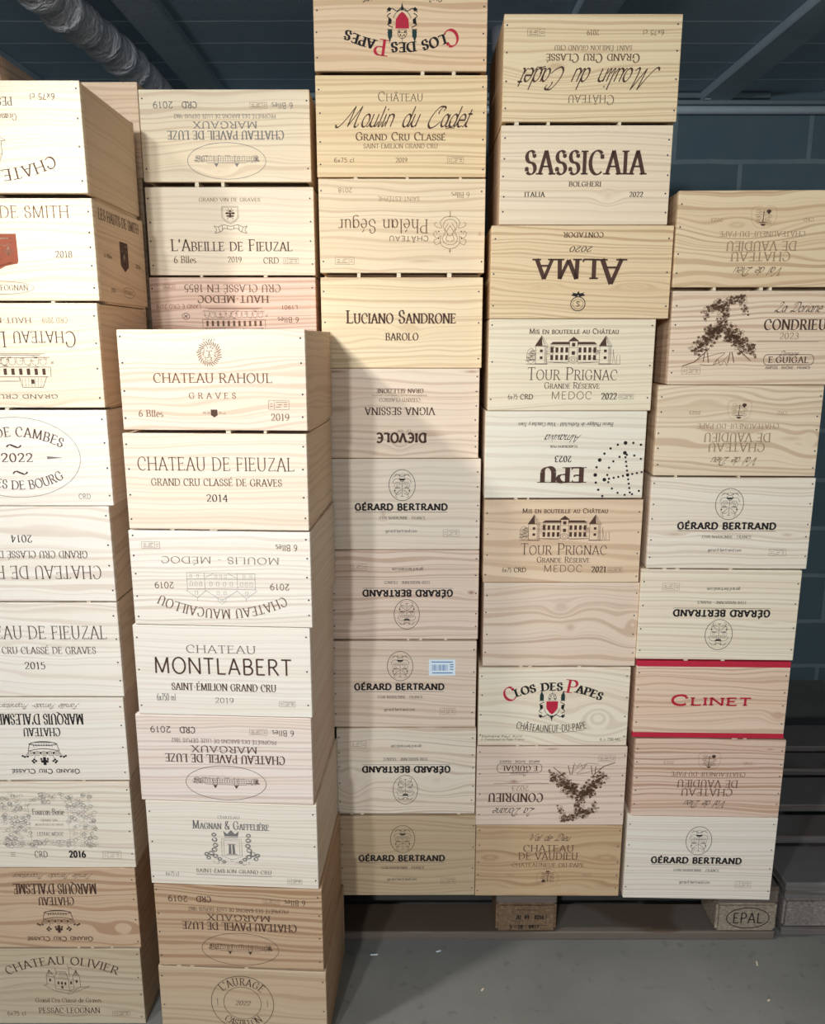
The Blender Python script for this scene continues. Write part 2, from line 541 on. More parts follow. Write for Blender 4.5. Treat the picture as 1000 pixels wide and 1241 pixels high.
    def text(self, s, u, v, w, h, style='serif', col=None, small=0.0, arc=0.0, grow=()):
        """Word centred on (u,v) in percent of the face, w percent wide, capitals h percent tall.  arc > 0 bends the line up (percent of H)."""
        gl, adv = self.glyphs(s, style, small)
        cx, cy = self.at(u, v)
        Wm, hm = w / 100 * self.Wd, h / 100 * self.H
        sx = Wm / adv
        y0 = cy - hm / 2
        if arc:
            sag = arc / 100 * self.H
            R = (Wm * Wm / 4 + sag * sag) / (2 * sag)
        for i, (x, sc, st, ch) in enumerate(gl):
            g = 1.0
            c = col
            if i in grow:
                c = 'red'
                g = 1.42
            if arc:
                xm = x * sx - Wm / 2 + 0.3 * sx * sc
                a = xm / R
                px, py = cx + R * math.sin(a), y0 - R * (1 - math.cos(a))
                ca, sa = math.cos(-a), math.sin(-a)

                def tf(X, Y, px=px, py=py, ca=ca, sa=sa, sc=sc, g=g):
                    X = (X - 0.3 * sc) * sx * g
                    Y = Y * hm * g - (g - 1) * hm * 0.4
                    return (px + X * ca - Y * sa, py + X * sa + Y * ca)
            else:
                def tf(X, Y, x=x):
                    return (cx - Wm / 2 + (x + X) * sx, y0 + Y * hm)
            self.put(tf, st, sc, style, sx, hm, c, ch)

    def stamp(self, u, v, w=10, h=7, col='sepia', dense=1):
        f = self.frame(u, v, w, h)
        t = 0.0005
        self.lines(f, [(-1, -1, 1, -1), (1, -1, 1, 1), (1, 1, -1, 1), (-1, 1, -1, -1), (-.45, -1, -.45, 1)], t, col)
        if dense:
            self.lines(f, [(-.85, .3, -.6, .3), (-.85, -.3, -.6, -.3), (-.3, .55, .85, .55), (-.1, 0, .3, 0), (.5, .1, .8, .1), (.5, -.4, .8, -.4), (-.3, -.5, .2, -.5)], t * 1.6, col)

    def nails(self, n, u0=1.9, u1=98.2, v0=12, v1=86, r=0.0017, jit=0):
        rnd = random.Random(jit)
        for u in (u0, u1):
            for i in range(n):
                x, y = (u + rnd.uniform(-.5, .5)) / 100 * self.W, (1 - (v0 + (v1 - v0) * i / (n - 1) + rnd.uniform(-3, 3)) / 100) * self.H
                self.polys.append(([(x + r * math.cos(a * math.pi / 4), y + r * math.sin(a * math.pi / 4)) for a in range(8)], 'nail'))

    def emit(self, bm, fn, index):
        for pts, col in self.polys:
            vs = [bm.verts.new(fn(x, y)) for x, y in pts]
            try:
                f = bm.faces.new(vs)
            except ValueError:
                continue
            f.material_index = index(col)


# ---------------------------------------------------------------- printed emblems (f maps -1..1 to the face)
def squiggle(k, f, x, y, r, col, rnd, w=0.0005, n=7):
    pts = []
    a = rnd.uniform(0, 6.28)
    for i in range(n):
        a += rnd.uniform(0.5, 1.5)
        pts.append(f(x + r * math.cos(a) * rnd.uniform(.4, 1), y + r * math.sin(a) * rnd.uniform(.4, 1)))
    k.stroke(pts, w, col)


def leaf_cluster(k, f, x0, y0, x1, y1, width, n, r, col, rnd, asp=1.0):
    for i in range(n):
        t = rnd.random()
        a = rnd.uniform(-1, 1) * width
        x = x0 + (x1 - x0) * t + a
        y = y0 + (y1 - y0) * t + rnd.uniform(-1, 1) * width * asp
        rr = r * rnd.uniform(.6, 1.2)
        b = rnd.uniform(0, 6.28)
        pts = []
        for j in range(10):
            q = rr * (1 if j % 2 else .55)
            pts.append((x + q * math.cos(b + j * .628), y + q * asp * math.sin(b + j * .628)))
        if rnd.random() < .42:
            k.poly([f(*p) for p in pts], col)
        else:
            k.stroke([f(*p) for p in pts], 0.0007, col, True)


def oval_cross(k, u, v, w, h, col):
    """Ringed oval with a pronged cross and small busts in it."""
    f = k.frame(u, v, w, h)
    k.ring(f, 0, 0, 1, 1, 0.0011, col)
    t = 0.0005
    for sx in (-1, 1):
        for y0 in (-.28, .05):
            k.stroke([f(sx * x, y0 + y) for x, y in smooth_pts([(0, 0), (.25, .14), (.5, .1), (.6, -.12), (.45, -.25), (.25, -.2)], 4)], t, col)
        k.stroke([f(sx * x, y) for x, y in smooth_pts([(.05, .6), (.35, .68), (.6, .55)], 4)], t * 1.4, col)
        k.stroke([f(sx * x, y) for x, y in smooth_pts([(.1, -.5), (.35, -.62), (.55, -.5)], 4)], t * 1.4, col)
        k.ring(f, sx * .38, -.08, .08, .09, t, col, 8)
        k.disc(f, sx * .55, -.35, .06, .05, col, 6)
        k.disc(f, sx * .2, .62, .05, .04, col, 6)
        k.stroke([f(sx * x, y) for x, y in smooth_pts([(.12, .3), (.35, .42), (.62, .34), (.7, .1)], 4)], t * 1.5, col)
        k.stroke([f(sx * x, y) for x, y in smooth_pts([(.08, -.3), (.3, -.42), (.5, -.72), (.32, -.8)], 4)], t * 1.5, col)
        for q in range(5):
            k.lines(f, [(sx * (.14 + q * .1), .02 + q * .015, sx * (.18 + q * .1), .16 - q * .01)], t * 1.6, col)
            k.lines(f, [(sx * (.16 + q * .08), -.14, sx * (.2 + q * .08), -.24)], t * 1.4, col)
            k.disc(f, sx * (.72 - q * .07), .45 + q * .07, .022, .02, col, 5)
    k.lines(f, [(0, -.72, 0, .25), (-.12, -.72, .12, -.72), (-.15, .25, .15, .25)], t * 1.6, col)
    k.fill(f, [-.25, .42, .25, .42, .16, .3, -.16, .3], col)
    k.ring(f, 0, .42, .22, .14, t * 1.5, col, 10, 0, 180)
    for i in range(7):
        k.stroke([f(-.5 + i * .16, .78 - abs(i - 3) * .03), f(-.46 + i * .16, .70 - abs(i - 3) * .03)], t, col)


def manor(k, u, v, w, h, col):
    """Long two-storey manor between two pointed towers with trees."""
    f = k.frame(u, v, w, h)
    t = 0.0006
    rnd = random.Random(5)
    for s in (-1, 1):
        c = s * .68
        k.lines(f, [(c - .12, -.85, c - .12, .3, c + .12, .3, c + .12, -.85), (c - .14, -.85, c + .14, -.85), (c - .14, .3, c + .14, .3)], t * 1.3, col)
        k.fill(f, [c - .14, .32, c + .02, .32, c, 1.0], col)
        k.lines(f, [(c + .02, .32, c + .14, .32, c, 1.0), (c + .06, .32, c + .01, .9), (c + .1, .32, c + .01, .8)], t, col)
        for y in (-.45, .0):
            k.fill(f, [c - .03, y - .1, c + .03, y - .1, c + .03, y + .08, c - .03, y + .08], col)
        for q in range(3):
            k.lines(f, [(c + .07 + q * .015, -.8, c + .07 + q * .015, .25)], t * .7, col)
    k.lines(f, [(-.56, -.75, -.08, -.75), (.08, -.75, .56, -.75), (-.5, .38, -.08, .38), (.08, .38, .5, .38)], t * 1.3, col)
    for s in (-1, 1):
        k.fill(f, [s * .08, .42, s * .5, .42, s * .44, .58, s * .08, .58], col)
        for i in range(4):
            x = s * (.14 + i * .105)
            for y in (-.45, .05):
                k.fill(f, [x - .03, y - .17, x + .03, y - .17, x + .03, y + .17, x - .03, y + .17], col)
        for i in range(16):
            squiggle(k, f, s * rnd.uniform(.42, .56), rnd.uniform(-.6, .3), .06, col, rnd, t * .8, 5)
    k.lines(f, [(-.09, -.75, -.09, .62, .09, .62, .09, -.75), (-.09, .2, .09, .2)], t * 1.2, col)
    k.fill(f, [-.12, .62, .12, .62, 0, .92], col)
    for y in (-.15, .4):
        k.fill(f, [-.035, y - .12, .035, y - .12, .035, y + .12, -.035, y + .12], col)
    k.ring(f, 0, -.6, .09, .22, t * 1.4, col, 12)
    k.ring(f, 0, -.6, .045, .12, t * 1.4, col, 10)
    k.lines(f, [(-1.0, -.88, -.55, -.9), (.55, -.9, 1.02, -.88), (-.55, -.75, -.1, -.82), (.1, -.82, .55, -.75)], t * 1.4, col)
    for i in range(26):
        squiggle(k, f, -.9 + rnd.uniform(-.07, .07), rnd.uniform(-.7, .05), .06, col, rnd, t, 5)
    k.ring(f, -.9, -.35, .09, .5, t, col, 16)
    k.lines(f, [(.85, -.85, .85, .1, .87, -.4, .9, -.85), (.93, -.85, .93, -.3, 1.0, -.3, 1.0, -.85)], t, col)


def gabled_house(k, u, v, w, h, col):
    """Line drawing of a steep-roofed mansion front with three gables and rows of windows."""
    f = k.frame(u, v, w, h)
    t = 0.0006
    k.lines(f, [(-1, -1, -1, .1), (1, -1, 1, .1), (-1, -1, 1, -1), (-.48, -1, -.48, .0), (.48, -1, .48, 0), (-1, .02, -.48, .02), (.48, .02, 1, .02),
                (-.48, .02, .48, .02), (-1, -.62, 1, -.62), (-1.05, .1, -.72, .62), (-.72, .62, -.45, .1), (1.05, .1, .72, .62), (.72, .62, .45, .1),
                (-.48, .1, -.05, .7), (.48, .1, .05, .7), (-.12, .6, -.12, .78, 0, 1, .12, .78, .12, .6), (-.72, .62, -.72, .8), (.72, .62, .72, .8),
                (-.2, -1, -.45, -.72), (.2, -1, .45, -.72)], t, col)

    def win(x, y, a=.035, b=.13):
        k.lines(f, [(x - a, y - b, x + a, y - b, x + a, y + b, x - a, y + b, x - a, y - b)], t * .9, col)
    for x in (-.88, -.74, -.6, .6, .74, .88, -.3, -.1, .1, .3):
        win(x, -.3)
    for x in (-.74, .74, -.1, .1):
        win(x, .28, .035, .1)
    for x in (-.88, -.68, .68, .88, -.14, 0, .14):
        win(x, -.8, .03, .09)
    k.ring(f, 0, .72, .035, .06, t, col, 8)


def long_house(k, u, v, w, h, col, seed=1):
    """Low engraving of a long country house with two round turrets below its roof line."""
    f = k.frame(u, v, w, h)
    rnd = random.Random(seed)
    t = 0.00045
    k.lines(f, [(-1, -.5, 1, -.5), (-1, .1, 1, .1), (-1, -.5, -1, .3), (1, -.5, 1, .3), (-.7, .1, -.62, .4, .62, .4, .7, .1)], t * 1.5, col)
    for i in range(26):
        x = -.95 + i * .076
        k.lines(f, [(x, -.4, x, -.02)], t * 2.2, col)
        k.lines(f, [(x - .02, .1, x + .02, .38)], t * .8, col)
    for x in (-.32, .34):
        k.lines(f, [(x - .06, -.5, x - .06, .5, x, 1, x + .06, .5, x + .06, -.5)], t * 1.5, col)
        k.fill(f, [x - .06, .5, x + .06, .5, x, 1], col)
    for i in range(60):
        s = rnd.choice((-1, 1))
        squiggle(k, f, s * rnd.uniform(.72, 1.08), rnd.uniform(-.55, .35), .05, col, rnd, t, 5)
    for i in range(26):
        squiggle(k, f, rnd.uniform(-1, 1), -.62, .05, col, rnd, t, 5)


def facade(k, u, v, w, h, col):
    """Chateau front with many windows under a tall roof, garden railings below."""
    f = k.frame(u, v, w, h)
    rnd = random.Random(9)
    t = 0.0006
    k.lines(f, [(-1, -.2, 1, -.2), (-.95, .35, .95, .35), (-1, -.2, -1, .35), (1, -.2, 1, .35), (-.9, .35, -.8, .95, -.35, .95, -.3, .35),
                (.9, .35, .8, .95, .35, .95, .3, .35), (-.3, .35, -.3, .6, .3, .6, .3, .35), (-1, -.75, 1, -.75), (-.9, -.95, .9, -.95), (-.8, -.88, .8, -.88)], t * 1.4, col)
    for i in range(11):
        x = -.85 + i * .17
        k.fill(f, [x - .035, -.12, x + .035, -.12, x + .035, .24, x - .035, .24], col)
        k.ring(f, x, -.48, .07, .16, t, col, 8, 0, 180)
        k.lines(f, [(x - .07, -.7, x - .07, -.48), (x + .07, -.7, x + .07, -.48)], t, col)
    for s in (-1, 1):
        for i in range(7):
            x = s * (.36 + i * .07)
            k.lines(f, [(x, .4, x * .97, .92)], t * .8, col)
        k.fill(f, [s * .55, .5, s * .62, .5, s * .62, .75, s * .55, .75], col)
    for i in range(40):
        squiggle(k, f, rnd.uniform(-1.05, 1.05), rnd.uniform(-.8, -.25), .06, col, rnd, t * .9, 5)


def small_castle(k, u, v, w, h, col):
    """Sketch of a moated castle seen at an angle, pointed roofs and a flag."""
    f = k.frame(u, v, w, h)
    t = 0.0006
    k.lines(f, [(-1, -.35, -.55, -.75), (-.55, -.75, .1, -1.0), (.1, -1.0, 1, -.45), (-.5, -.6, -.5, .2), (-.85, -.35, -.85, .3), (-.85, .3, -.5, .2),
                (-.85, .3, -.72, .75, -.5, .2), (-.5, -.6, .1, -.75), (.1, -.75, .1, .1), (-.5, .1, .1, .1), (-.5, .2, -.35, .62, 0, .58, .1, .1),
                (.1, -.75, .6, -.5), (.6, -.5, .6, .2), (.3, -.6, .3, .3, .45, .72, .6, .2), (.15, .2, .15, .9, .1, 1.05), (.15, .9, .3, .85),
                (.6, -.5, 1, -.45), (-1, -.35, -.85, -.3), (-.4, .5, -.45, .85), (0, -.95, .2, -.75), (.2, -.85, .5, -.6)], t * 1.3, col)
    for x, y in ((-.35, -.2), (-.2, -.22), (-.05, -.25), (-.7, 0), (.2, -.2), (.45, -.1), (-.2, -.5)):
        k.fill(f, [x - .04, y - .1, x + .04, y - .1, x + .04, y + .1, x - .04, y + .1], col)
    for i in range(6):
        k.lines(f, [(-.8 + i * .05, .32 + i * .02, -.72, .7), (-.3 + i * .07, .15, -.25 + i * .05, .55), (.33 + i * .045, .28, .45, .68)], t * .7, col)


def vine(k, u, v, w, h, col):
    """Gnarled vine: two leafy branches growing up from a thick foot with trailing shoots."""
    f = k.frame(u, v, w, h)
    rnd = random.Random(31)
    a = .85
    for (x0, y0, x1, y1, wd, n) in ((-.1, .1, -.75, -.55, .2, 180), (.05, .1, .72, -.55, .2, 180), (-.05, .05, -.02, .75, .16, 100),
                                    (-.5, .55, -.05, .85, .12, 50), (.1, .8, .5, .92, .12, 50), (.42, .9, .62, .5, .08, 24), (-.62, .6, -.45, .3, .06, 12),
                                    (-.4, -.1, -.15, .1, .2, 60), (.2, -.1, .4, -.2, .2, 60), (.85, -.4, .9, -.75, .08, 24)):
        leaf_cluster(k, f, x0, y0, x1, y1, wd, n, .055, col, rnd, a)
    t = 0.0018
    k.lines(f, [(-.35, -.5, -.75, -.88, -1.1, -1.0), (-.4, -.6, -.35, -.9), (-.48, -.6, -.5, -.88), (.25, -.6, .2, -.92), (.3, -.6, .38, -.9), (.45, -.5, .85, -.85)], t, col)
    k.stroke([f(*p) for p in smooth_pts([(-.75, -.85), (-.3, -.7), (.1, -.62), (-.1, -.8), (-.2, -.95), (.05, -.85), (.2, -.7)], 5)], t * .5, col)
    k.stroke([f(*p) for p in smooth_pts([(-.6, -.95), (-.2, -.97), (-.1, -.8), (0, -.98), (.1, -.86), (.2, -1)], 5)], t * .5, col)


def arch_emblem(k, u, v, w, h, col):
    """Round-topped badge with a small tree, hand and fruit in it."""
    f = k.frame(u, v, w, h)
    t = 0.00045
    k.stroke([f(*p) for p in smooth_pts([(-.8, -.9), (-1, -.5), (-.92, .4), (-.5, .9), (0, 1), (.5, .9), (.92, .4), (1, -.5), (.8, -.9)], 5)], t, col)
    k.lines(f, [(-.8, -.9, -.2, -.95), (.2, -.95, .8, -.9)], t, col)
    rnd = random.Random(3)
    for x, y in ((-.45, .45), (.45, .4), (-.5, -.05), (.5, -.1), (-.3, .2), (.35, .1), (0, .3), (-.15, -.3), (.2, -.35)):
        k.ring(f, x, y, .16, .14, t * 1.3, col, 8)
        squiggle(k, f, x, y, .12, col, rnd, t, 6)
    k.lines(f, [(0, -.55, .05, .55), (-.3, .5, .35, .5)], t * 3, 'brown')
    k.fill(f, [-.2, .62, .25, .62, .1, .8, -.1, .8], 'brown')
    k.disc(f, -.38, -.5, .2, .16, 'brown', 8)
    k.fill(f, [-.38, -.2, -.2, -.45, -.55, -.45], 'brown')
    k.ring(f, .45, -.5, .15, .13, t * 1.5, col, 8)


def papal_arms(k, u, v, w, h):
    f = k.frame(u, v, w, h)
    c = 'black'
    k.fill(f, [-.45, .3, .45, .3, .42, -.15, .2, -.4, 0, -.52, -.2, -.4, -.42, -.15], 'red')
    k.lines(f, [(-.3, .1, .3, .1), (-.3, -.08, .3, -.08)], 0.0006, 'rust')
    k.ring(f, 0, 0, .62, .6, 0.0011, 'green', 20, 200, 340)
    for s in (-1, 1):
        k.fill(f, [s * .66, .35, s * .95, .35, s * .95, .7, s * .9, .78, s * .82, 1.0, s * .74, .78, s * .66, .7], 'green')
        k.lines(f, [(s * .62, .33, s * 1.0, .33), (s * .62, .5, s * 1.0, .5)], 0.0008, c)
        k.stroke([f(s * x, y) for x, y in smooth_pts([(.6, .25), (.95, .1), (.7, -.1), (.98, -.3), (.75, -.45)], 4)], 0.0016, c)
        k.fill(f, [s * .7, .05, s * .95, .12, s * .9, -.2, s * .72, -.15], c)
        k.stroke([f(s * x, y) for x, y in smooth_pts([(1, -.5), (.7, -.68), (.35, -.55), (.1, -.7)], 4)], 0.0016, 'green')
        k.fill(f, [s * .8, -.52, s * 1.02, -.62, s * .85, -.75, s * .7, -.66], c)
        k.stroke([f(s * x, y) for x, y in ((.25, .35), (.3, .55), (.2, .72), (0, .8))], 0.0011, c)
        k.disc(f, s * .18, .45, .06, .05, c, 6)
        k.disc(f, s * .12, .6, .05, .04, c, 6)
    k.lines(f, [(-.28, .35, .28, .35), (-.26, .5, .26, .5), (-.2, .66, .2, .66), (0, .7, 0, 1)], 0.0008, c)
    k.fill(f, [-.12, -.6, .12, -.6, .05, -.8, 0, -.98, -.05, -.8], c)


def coronet(k, u, v, w, h, col):
    """Coronet with a lettered band and clusters of balls on its points."""
    f = k.frame(u, v, w, h)
    t = 0.0008
    k.ring(f, 0, -.78, .62, .14, t * 1.6, col, 24)
    k.lines(f, [(-.62, -.78, -.72, -.2), (.62, -.78, .72, -.2)], t * 1.4, col)
    k.stroke([f(*p) for p in smooth_pts([(-.72, -.2), (-.35, -.33), (0, -.38), (.35, -.33), (.72, -.2)], 5)], t * 1.6, col)
    k.stroke([f(*p) for p in smooth_pts([(-.66, -.75), (-.35, -.92), (0, -.97), (.35, -.92), (.66, -.75)], 5)], t * 1.6, col)
    for i in range(8):
        x = -.42 + i * .12
        k.lines(f, [(x, -.72 - .12 * (1 - (x / .5) ** 2), x + .02, -.5 - .12 * (1 - (x / .5) ** 2)), (x + .06, -.72 - .12 * (1 - (x / .5) ** 2), x, -.5 - .1 * (1 - (x / .5) ** 2))], t * .8, col)
    for x in (-.6, -.3, 0, .3, .6):
        k.ring(f, x, .0, .13, .18, t, col, 10)
        k.ring(f, x, -.02, .06, .08, t, col, 8)
    for s in (-1, 1):
        for (x, y) in ((.9, .28), (.76, .24), (.99, .2), (.48, .5), (.4, .62), (.56, .62), (.5, .74), (.15, -.05), (.45, -.05)):
            k.disc(f, s * x, y, .055, .085, col, 8)
        k.lines(f, [(s * .72, -.1, s * .85, .25), (s * .4, .1, s * .48, .5)], t, col)
    k.fill(f, [-.07, .3, .07, .3, .07, .95, -.07, .95], col)
    k.fill(f, [-.17, .55, .17, .55, .17, .75, -.17, .75], col)
    for x in (-.15, .15):
        k.disc(f, x, .45, .05, .1, col, 6)


def crest_round(k, u, v, w, h, col):
    """Lion mask inside a wreath."""
    f = k.frame(u, v, w, h)
    t = 0.0006
    rnd = random.Random(14)
    for i in range(30):
        a = i / 30 * 6.283
        r0, r1 = .68, rnd.uniform(.88, 1.0)
        k.stroke([f(r0 * math.cos(a), r0 * math.sin(a) - .1), f(r1 * math.cos(a + .14), r1 * math.sin(a + .14) - .1)], t * 2.2, col)
    k.ring(f, 0, -.1, .66, .66, t, col, 24)
    k.lines(f, [(-.25, .1, -.08, .1), (.08, .1, .25, .1), (0, .1, 0, -.15), (-.12, -.2, .12, -.2), (-.2, -.42, 0, -.32, .2, -.42)], t * 2, col)
    for i in range(22):
        a = i / 22 * 6.283
        squiggle(k, f, .5 * math.cos(a), .5 * math.sin(a) - .1, .13, col, rnd, t, 5)
    for i in range(5):
        k.fill(f, [-.4 + i * .2, .86, -.32 + i * .2, .86, -.36 + i * .2, 1.0], col)


def floral_crest(k, u, v, w, h, col, seed=2):
    """Square shield with a tower, small crown above and flowers at both sides."""
    f = k.frame(u, v, w, h)
    rnd = random.Random(seed)
    t = 0.0006
    k.lines(f, [(-.36, .5, .36, .5, .36, -.45, 0, -.62, -.36, -.45, -.36, .5), (-.28, .42, .28, .42, .28, -.38, -.28, -.38, -.28, .42)], t * 1.3, col)
    k.fill(f, [-.12, -.3, -.02, -.3, -.02, .2, -.1, .2], col)
    k.fill(f, [.02, -.3, .12, -.3, .1, .2, .02, .2], col)
    k.lines(f, [(-.15, .22, .15, .22), (-.2, -.32, .2, -.32)], t * 2, col)
    k.fill(f, [-.24, .66, .24, .66, .28, .95, .14, .78, 0, 1, -.14, .78, -.28, .95], col)
    k.lines(f, [(-.24, .6, .24, .6)], t * 2, col)
    for s in (-1, 1):
        for (x, y, r) in ((.62, .72, .1), (.6, .45, .12), (.58, .15, .12), (.62, -.1, .12), (.75, -.3, .13), (.92, -.35, .1), (.6, -.45, .12), (.45, -.6, .1), (.85, -.55, .1), (.3, -.75, .08)):
            k.ring(f, s * x, y, r * .8, r, t * 1.4, col, 8)
            for q in range(4):
                squiggle(k, f, s * x, y, r, col, rnd, t * 1.3, 6)
    for i in range(12):
        squiggle(k, f, rnd.uniform(-.7, .7), rnd.uniform(-.9, -.65), .08, col, rnd, t, 5)


def bee_shield(k, u, v, w, h, col):
    f = k.frame(u, v, w, h)
    t = 0.0006
    k.lines(f, [(-.5, 1, .5, 1, .5, .2, .3, -.1, 0, -.28, -.3, -.1, -.5, .2, -.5, 1), (-.44, .93, .44, .93, .44, .2, .26, -.04, 0, -.2, -.26, -.04, -.44, .2, -.44, .93)], t, col)
    k.disc(f, 0, .38, .07, .22, col)
    k.disc(f, 0, .66, .07, .07, col)
    for s in (-1, 1):
        k.disc(f, s * .17, .5, .12, .08, col)
        k.disc(f, s * .14, .3, .1, .06, col)
        k.lines(f, [(s * .05, .6, s * .22, .75), (s * .05, .25, s * .2, .05), (s * .04, .7, s * .12, .86)], t * 1.5, col)
        k.stroke([f(s * x, y) for x, y in smooth_pts([(0, -.45), (.45, -.35), (.75, -.5), (1, -.42), (.85, -.7), (.95, -.95), (.55, -.8), (.4, -.6), (0, -.7)], 4)], t * 1.5, col)
        k.lines(f, [(s * .5, -.4, s * .5, -.75), (s * .75, -.5, s * .62, -.9), (s * .2, -.45, s * .2, -.66)], t * 1.5, col)


def scroll_badge(k, u, v, w, h, col):
    """Monogram of mirrored scrolls with a spike above and below."""
    f = k.frame(u, v, w, h)
    t = 0.0007
    for s in (-1, 1):
        for p in ([(0, .8), (.35, .72), (.6, .5), (.55, .2), (.8, .3), (1, .1), (.85, -.05), (.8, .1)],
                  [(0, -.72), (.35, -.68), (.6, -.45), (.5, -.2), (.85, -.25), (.95, -.4), (.8, -.45)],
                  [(0, .6), (.3, .55), (.45, .3), (.3, .0), (.42, -.3), (.25, -.55), (0, -.6)],
                  [(.05, .45), (.25, .35), (.15, .1), (.3, -.15), (.1, -.4)], [(.55, .5), (.85, .6), (.98, .4), (.8, .35)], [(.0, .2), (.2, .0), (0, -.3)]):
            k.stroke([f(s * x, y) for x, y in smooth_pts(p, 5)], t * 1.2, col)
        k.disc(f, s * .7, .3, .05, .05, col, 6)
        k.disc(f, s * .68, -.02, .05, .04, col, 6)
    k.lines(f, [(0, -.7, 0, -1), (0, .8, 0, 1), (-.08, .9, .08, .9)], t * 1.6, col)


def smith_shield(k, u, v, w, h, fn=None):
    f = k.frame(u, v, w, h)
    k.fill(f, [-1, 1, 1, 1, 1, -.45, .95, -.62, .4, -.75, 0, -1, -.4, -.75, -.95, -.62, -1, -.45], 'rust')
    k.fill(f, [-.85, .72, .85, .72, .85, .78, -.85, .78], 'pale')
    for x, y in ((-.6, .1), (.6, .1), (0, -.3)):
        k.fill(f, [x, y + .28, x + .1, y + .02, x + .28, y + .02, x + .12, y - .12, x + .06, y - .3, x - .06, y - .3, x - .12, y - .12, x - .28, y + .02, x - .1, y + .02], 'pale')
    k.stroke([f(*p) for p in smooth_pts([(-.8, .55), (-.4, .35), (0, .5), (.4, .35), (.8, .55)], 4)], 0.002, 'pale')
    k.lines(f, [(-.7, -.55, 0, -.8, .7, -.55)], 0.0016, 'brown')


def seal(k, u, v, w, h, col):
    f = k.frame(u, v, w, h)
    k.ring(f, 0, .28, 1, .7, 0.0016, col, 20)
    k.ring(f, 0, .28, .72, .5, 0.0006, col, 18)
    k.stroke([f(*p) for p in smooth_pts([(.25, .45), (0, .52), (-.25, .4), (.2, .18), (0, .05), (-.28, .14)], 4)], 0.0012, col)
    k.lines(f, [(0, .6, 0, 0)], 0.0006, col)
    k.fill(f, [-1, -.55, -.2, -.42, 0, -.6, .2, -.42, 1, -.55, .7, -.72, .9, -.85, .2, -.75, 0, -1, -.2, -.75, -.9, -.85, -.7, -.72], col)


# ---------------------------------------------------------------- printed layouts (u, v in percent of the upright face)
def d_olivier(k):
    k.col = 'brown'
    k.text('CHATEAU OLIVIER', 50, 15, 71, 10.5, 'serif', arc=15)
    small_castle(k, 52, 41, 29, 38, 'brown')
    k.text('Grand Cru Classé de Graves', 52, 68, 42, 6, 'serif', 'sepia')
    k.text('PESSAC-LEOGNAN', 52, 82, 39, 7.5, 'serif')
    f = k.frame(53, 82, 28, 15)
    k.ring(f, 0, 0, 1, 1, 0.0006, 'sepia', 14, 40, 140)
    k.ring(f, 0, 0, 1, 1, 0.0006, 'sepia', 14, 220, 320)
    k.text('6x75 cl', 18, 86, 12, 5.5, 'sans', 'sepia')
    k.stamp(85, 86, 11, 6)


def d_smith(k):
    k.col = 'sepia'
    k.text('LES HAUTS DE SMITH', 50, 13, 77, 12, 'light')
    smith_shield(k, 50, 52, 22, 36)
    k.text('2018', 84, 54, 8.5, 6.5, 'serif', 'brown')
    k.text('PESSAC-LEOGNAN', 50, 87, 29, 5.5, 'serif')
    f = k.frame(50, 87, 35, 13)
    k.ring(f, 0, 0, 1, 1, 0.0006, 'sepia', 40)


def d_smith_side(k):
    k.col = 'brown'
    k.text('LES HAUTS DE SMITH', 50, 12, 88, 11, 'slim')
    f = k.frame(55, 49, 18, 32)
    k.fill(f, [-1, 1, 1, 1, 1, -.6, 0, -1, -1, -.6], 'brown')
    k.fill(f, [-.7, .7, .7, .7, .7, .85, -.7, .85], 'pale')
    k.fill(f, [0, .3, .25, 0, .1, -.5, -.1, -.5, -.25, 0], 'pale')
    for s in (-1, 1):
        k.disc(f, s * .5, .4, .15, .12, 'pale', 6)
    k.text('6 Blles', 20, 52, 16, 4.5, 'serif')
    k.text('2018', 86, 55, 12, 4.5, 'serif')
    k.text('CRD', 26, 87, 10, 4, 'serif')
    f = k.frame(60, 87, 28, 11)
    k.ring(f, 0, 0, 1, 1, 0.0007, 'brown', 24)
    k.text('PESSAC', 60, 87, 20, 4, 'serif')


def d_lagune(k):
    k.col = 'brown'
    k.text('GRAND CRU CLASSE', 50, 11, 52, 4, 'serif')
    facade(k, 50, 36, 47, 34, 'brown')
    k.text('Chateau La Lagune', 50, 66, 76, 15, 'light', 'brown', small=.72)
    k.text('HAUT-MEDOC', 50, 84, 32, 5, 'serif', 'sepia')
    k.text('CRD 2019', 22, 84, 13, 5, 'sans', 'faded')


def d_cambes(k):
    k.col = 'brown'
    f = k.frame(51, 49, 67, 84)
    k.ring(f, 0, 0, 1, 1, 0.0008, 'grey', 60)
    k.text('ROC DE CAMBES', 51, 22, 50, 10, 'serif', arc=13)
    k.text('2022', 51, 49, 17, 9, 'serif')
    k.text('~', 50, 36, 9, 12, 'serif')
    k.text('~', 52, 64, 9, 12, 'serif')
    k.text('CÔTES DE BOURG', 51, 78, 50, 9.5, 'serif', arc=-13)
    k.fill(k.frame(71, 49, 8, 3), [-1, 1, -1, -1, 1, 0], 'grey')
    k.text('CRD', 85, 90, 6.5, 5.5, 'sans', 'grey')


def d_fieuzal(year):
    def d(k):
        k.col = 'brown'
        k.text('CHATEAU DE FIEUZAL', 50, 31, 86, 14, 'light')
        k.text('GRAND CRU CLASSÉ DE GRAVES', 50, 50, 72, 7.5, 'serif')
        k.text(year, 50, 66.5, 12, 7.5, 'serif', 'black')
    return d


def d_alesme(col):
    def d(k):
        k.col = col
        k.text('Grand Cru Classé', 50, 11, 41, 5.5, 'semi', small=.75)
        coronet(k, 50, 33, 26, 30, col)
        k.text('CHATEAU', 50, 59, 22, 10, 'slim')
        k.text("MARQUIS D'ALESME", 50, 74.5, 51, 13, 'slim')
        k.text('Famille Perrodo, Propriétaire', 50, 90, 48, 6, 'script', 'sepia')
    return d


